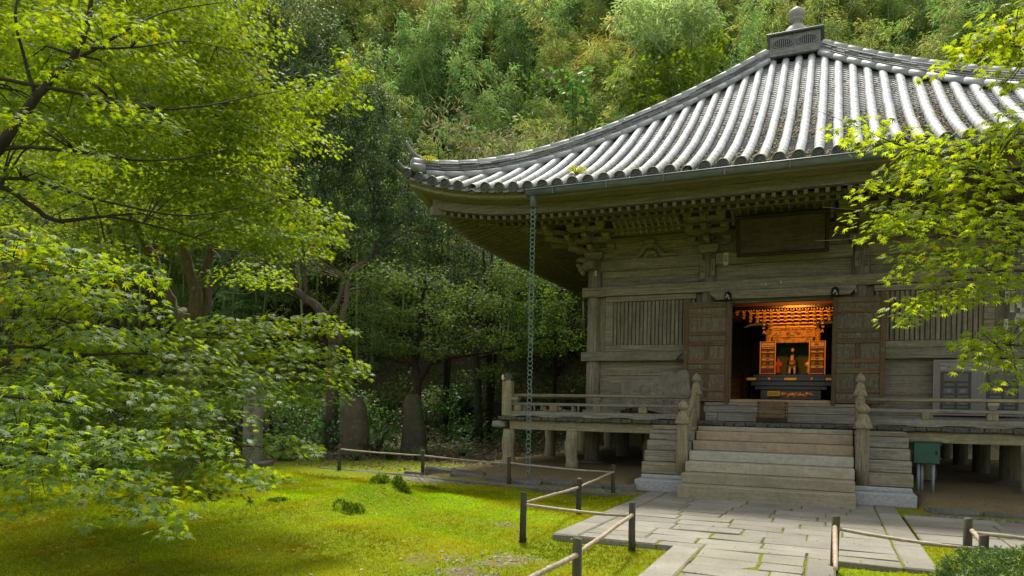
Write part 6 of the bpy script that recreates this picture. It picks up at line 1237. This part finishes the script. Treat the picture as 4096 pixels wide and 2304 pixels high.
def shrub(name, label, cat, x, y, blobs, dens, tpl, size, leaf, group=None, tin=(1, 1, 1), stem=True, hz=0):
    z = ground_at(x, y); t = thing(name, label, cat, (x, y, z-.05), 0, group); P, F0, N0, T_ = vol_points(blobs, dens); n_ = len(P)
    if stem:
        b = MB()
        for (bx_, by_, bz, *_r) in blobs[:9]: b.tube([(0, 0, 0, .05+.01*len(blobs)), (bx_*.4, by_*.4, bz*.55, .035+.004*len(blobs)), (bx_, by_, bz, .012)], 6)
        pm(b, 'stems', 'barkdark', t)
    scatter('foliage', tpl, P, F0, N0, RNG.uniform(*size, n_), T_*np.array(tin), M[leaf], t); return t
def at_blobs(x, y, L): z = ground_at(x, y); return [(p[0]-x, p[1]-y, p[2]-z+.05, *p[3:]) for p in L]
x, y = HILL_MAPLE[0][:2]; shrub('maple_tree', 'yellow-green feathery maple on the slope above the left roof ridge', 'maple', x, y+.5, at_blobs(x, y+.5, HILL_MAPLE), 330, STAR5, (.13, .19), 'maple2', tin=(.62, .68, .8))
x, y = WEEP[0][:2]; shrub('weeping_bamboo', 'pale drooping bamboo hanging at the top edge left of the finial', 'bamboo', x, y+.5, at_blobs(x, y+.5, WEEP), 420, BLADE, (.28, .5), 'bamleaf', tin=(1.5, 1.45, 2.2))
x, y = VINE[0][:2]; shrub('climbing_vine', 'column of big heart-leaved vine on the slope behind the roof', 'vine', x, y+.3, at_blobs(x, y+.3, VINE), 120, OVAL, (.22, .36), 'under', tin=(.8, 1.15, 1.1))
for i, (L, lab) in enumerate(((DRY1, 'straw-coloured dry bamboo thicket above the left eave'), (DRY2, 'pale dry bamboo tuft just behind the left roof ridge'), (DRY3, 'dry yellowish bamboo brush right behind the eave corner'))):
    x, y = L[0][:2]; shrub('dry_thicket', lab, 'thicket', x, y+.2, at_blobs(x, y+.2, L), 200, BLADE, (.18, .34), 'dry', 'dry thickets on the slope', tin=(.85, 1.0, 1.0))
    
for i, L in enumerate(DARKTREES): x, y = L[0][:2]; shrub('evergreen_tree', ('dark evergreen at the top right corner behind the maple', 'dark evergreen filling the upper left behind the maple')[i], 'evergreen tree', x, y+.4, at_blobs(x, y+.4, L), 300, OVAL, (.15, .24), 'camellia')
for i, L in enumerate(BROADS):
    x, y = L[0][:2]; shrub('broadleaf_tree', BLAB[i], 'broadleaf tree', x, y+.4, at_blobs(x, y+.4, L), 150, OVAL, (.16, .28), 'camellia', 'dark broadleaf trees among the bamboo', tin=((1., 1.1, .8), (.8, .9, .8), (1.2, 1.3, .7))[i % 3])
rs = random.Random(9); SH = []
sp = [(-13.5, 3.2), (-15.2, 4.5), (-12.2, 5.5), (-10.6, 6.2), (-9.6, 8.4), (-8.6, 10.5), (-11.4, 8.0), (-13.6, 7.0), (-16.2, 1.4), (-15.4, -1.2), (-14.4, .8), (-17.5, 3), (-9.3, 11.8), (-7.7, 12.6), (-12.6, 1.8), (-13.2, -1.6), (-14.6, -3.6), (-16.4, -4), (-13.0, -5.2), (-18, -2), (-15.2, -6.4), (-13, -8.2), (-12.4, -6.6)]
for i, (x, y) in enumerate(sp):
    bl = [(rs.uniform(-.9, .9), rs.uniform(-.8, .8), rs.uniform(.3, 1.5), rs.uniform(.5, .9), rs.uniform(.5, .8), rs.uniform(.35, .6)) for _ in range(6)]
    shrub('shrub', 'leafy green shrub on the shaded bank behind the standing stones', 'shrub', x, y, bl, 360, (KITE, OVAL)[i % 2], (.09, .17), 'under', 'shrubs on the shaded bank', tin=(rs.uniform(.45, .8), rs.uniform(.55, .85), rs.uniform(.5, .9)))
# undergrowth mass over bank and slope
n_ = 150000; ph = RNG.uniform(-7.5, 26, n_); ph = np.where(RNG.uniform(0, 1, n_) < .45, RNG.uniform(-6.5, 4, n_), ph); u = RNG.uniform(-36, 50, n_)
x = -12+gvec[0]*ph/.919+evec[0]*u; y = 8+gvec[1]*ph/.919+evec[1]*u
ok = infrustum(x, y, .76) & ~((np.abs(x) < 7.5) & (y < 12)) & (fbm(x, y, 1.1, 3)+.5+ph*.12 > RNG.uniform(-1.2, 1, n_)); x, y, ph = x[ok], y[ok], ph[ok]; n_ = len(x)
clump = np.clip(.5+.5*fbm(x, y, .9, 8), 0, 1.4); z = gz(x, y)+RNG.uniform(0, 1, n_)**1.5*(.15+.55*clump*np.clip((ph+8)/8, .25, 1))
F0 = RNG.normal(0, 1, (n_, 3)); F0[:, 2] = RNG.uniform(-.5, .9, n_); tt = tints(n_, .35, .2)*(.55+.5*clump)[:, None]; dry = RNG.uniform(0, 1, n_) < .10; tt[dry] *= np.array([2.6, 1.5, 2.])
tag(scatter('undergrowth', KITE, np.stack([x, y, z], 1), F0, np.array([0, -.3, 1.])+RNG.normal(0, .5, (n_, 3)), RNG.uniform(.08, .2, n_)*(.7+.02*(ph+8)), tt*.75, M['under']), kind='stuff')
# strap-leaved plants and broad-leaved plants at the foot of the stones
def strap(x, y, n_, L, lab, tin):
    t = thing('strap_leaf_plant', lab, 'plant', (x, y, ground_at(x, y)-.02), 0, 'strap-leaved plants by the standing stones'); V, F_, T_ = [], [], []
    for k in range(n_):
        a = random.uniform(0, 6.28); l = L*random.uniform(.6, 1.1); bend = random.uniform(.4, 1); w_ = .016; i0 = len(V); pr = Vector((-math.sin(a), math.cos(a), 0)); q = random.uniform(.7, 1.3)
        for j in range(6):
            f = j/5; c_ = Vector((math.cos(a), math.sin(a), 0))*(.04+l*.75*f**1.2*bend)+Vector((0, 0, l*(f*.9-.75*bend*f*f*f))); ww = w_*(1-f**2*.9)
            V += [tuple(c_-pr*ww), tuple(c_+pr*ww)]; T_ += [(q*tin[0], q*tin[1], q*tin[2])]*2
        F_ += [(i0+2*j, i0+2*j+1, i0+2*j+3, i0+2*j+2) for j in range(5)]
    arrmesh('leaves', V, F_, M['under'], t, np.array(T_)); return t
for x, y, n_, L, lab in ((-9.6, -.2, 90, .75, 'large arching strap-leaved clump between the two standing stones'), (-10.1, -1.0, 80, .4, 'fine grassy tuft at the foot of the round-topped stone'), (-9.0, .2, 40, .7, 'right-hand strap-leaved clump near the dark stone'), (-8.7, 2.2, 70, .45, 'low grassy tuft right of the dark stone')): strap(x, y, n_, L, lab, (.6, .8, .9))
for i, (x, y, lab) in enumerate(((-11.6, -2.0, 'broad-leaved plant between the carved pillar and the round-topped stone'), (-10.6, .7, 'broad-leaved plant peeping behind the round-topped stone'), (-12.4, -3.9, 'broad-leaved plant behind the maple, left of the carved pillar'))):
    shrub('broad_leaf_plant', lab, 'plant', x, y, [(0, 0, .5, .6, .5, .35), (.3, .1, .8, .4, .4, .3), (-.35, 0, .35, .5, .4, .25)], 130, OVAL, (.16, .26), 'under', 'broad-leaved plants by the stones', (.6, .85, .8))
# clipped yew in the lower right
yw = thing('clipped_yew', 'low rounded dark green clipped yew bush at the lower right corner', 'bush', (2.27, -9.92, -.06))
n_ = 6500; d = unit(RNG.normal(0, 1, (n_, 3))); d[:, 2] = np.abs(d[:, 2]); rr = (.84+.2*RNG.uniform(0, 1, n_)+.05*np.sin(d[:, 0]*9)+.05*np.sin(d[:, 1]*11+1))[:, None]; P = d*rr*np.array([.66, .6, .51])+np.array([0, 0, .02])
rep = 11; Pn = np.repeat(P, rep, 0); dn = np.repeat(d, rep, 0); ax = unit(np.repeat(unit(d+RNG.normal(0, .5, (n_, 3))+np.array([0, 0, .3])), rep, 0)); tt_ = RNG.uniform(-.03, .03, (n_*rep, 1)); F0 = ax*.7+RNG.normal(0, .75, (n_*rep, 3)); young = np.repeat(RNG.uniform(0, 1, (n_, 1)) < .16, rep, 0)
T_ = tints(n_*rep, .25, .1); T_ = np.where(young, T_*np.array([3.6, 2.5, 1.4]), T_)
scatter('foliage', BLADE, Pn+ax*tt_, F0, ax+RNG.normal(0, .4, (n_*rep, 3)), RNG.uniform(.028, .04, n_*rep), T_, M['yew'], yw)
b = MB(); 
for k in range(9): a = k*.7; b.tube([(0, 0, 0, .03), (.2*math.cos(a), .2*math.sin(a), .2, .018), (.42*math.cos(a), .4*math.sin(a), .32, .006)], 6)
pm(b, 'stems', 'barkdark', yw)
# little ferns growing on the roof
for x, y, z, s_, lab in ((-3.72, -2.62, 6.12, .2, 'yellow-green fern sprouting between the eave tiles'), (-6.95, -2.92, 6.62, .2, 'small yellow fern on the ridge end at the roof corner')):
    t = thing('roof_fern', lab, 'fern', (x, y, z), 0, 'ferns on the roof'); P, F0 = [], []
    for k in range(10):
        a = k*.63+random.uniform(-.2, .2); dirv = np.array([math.cos(a), math.sin(a), 0]); pr = np.array([-math.sin(a), math.cos(a), 0])
        for j in range(14):
            f = j/13
            for sd_ in (-1, 1): P.append(dirv*s_*f*.9+np.array([0, 0, s_*(1.3*f-.8*f*f)])); F0.append(pr*sd_+dirv*.35+np.array([0, 0, .5]))
    P, F0 = np.array(P), np.array(F0); n_ = len(P); scatter('fronds', KITE, P, F0, np.tile([0, 0, 1.], (n_, 1)), s_*.28*RNG.uniform(.7, 1.1, n_), tints(n_, .2, .15), M['fern'], t)
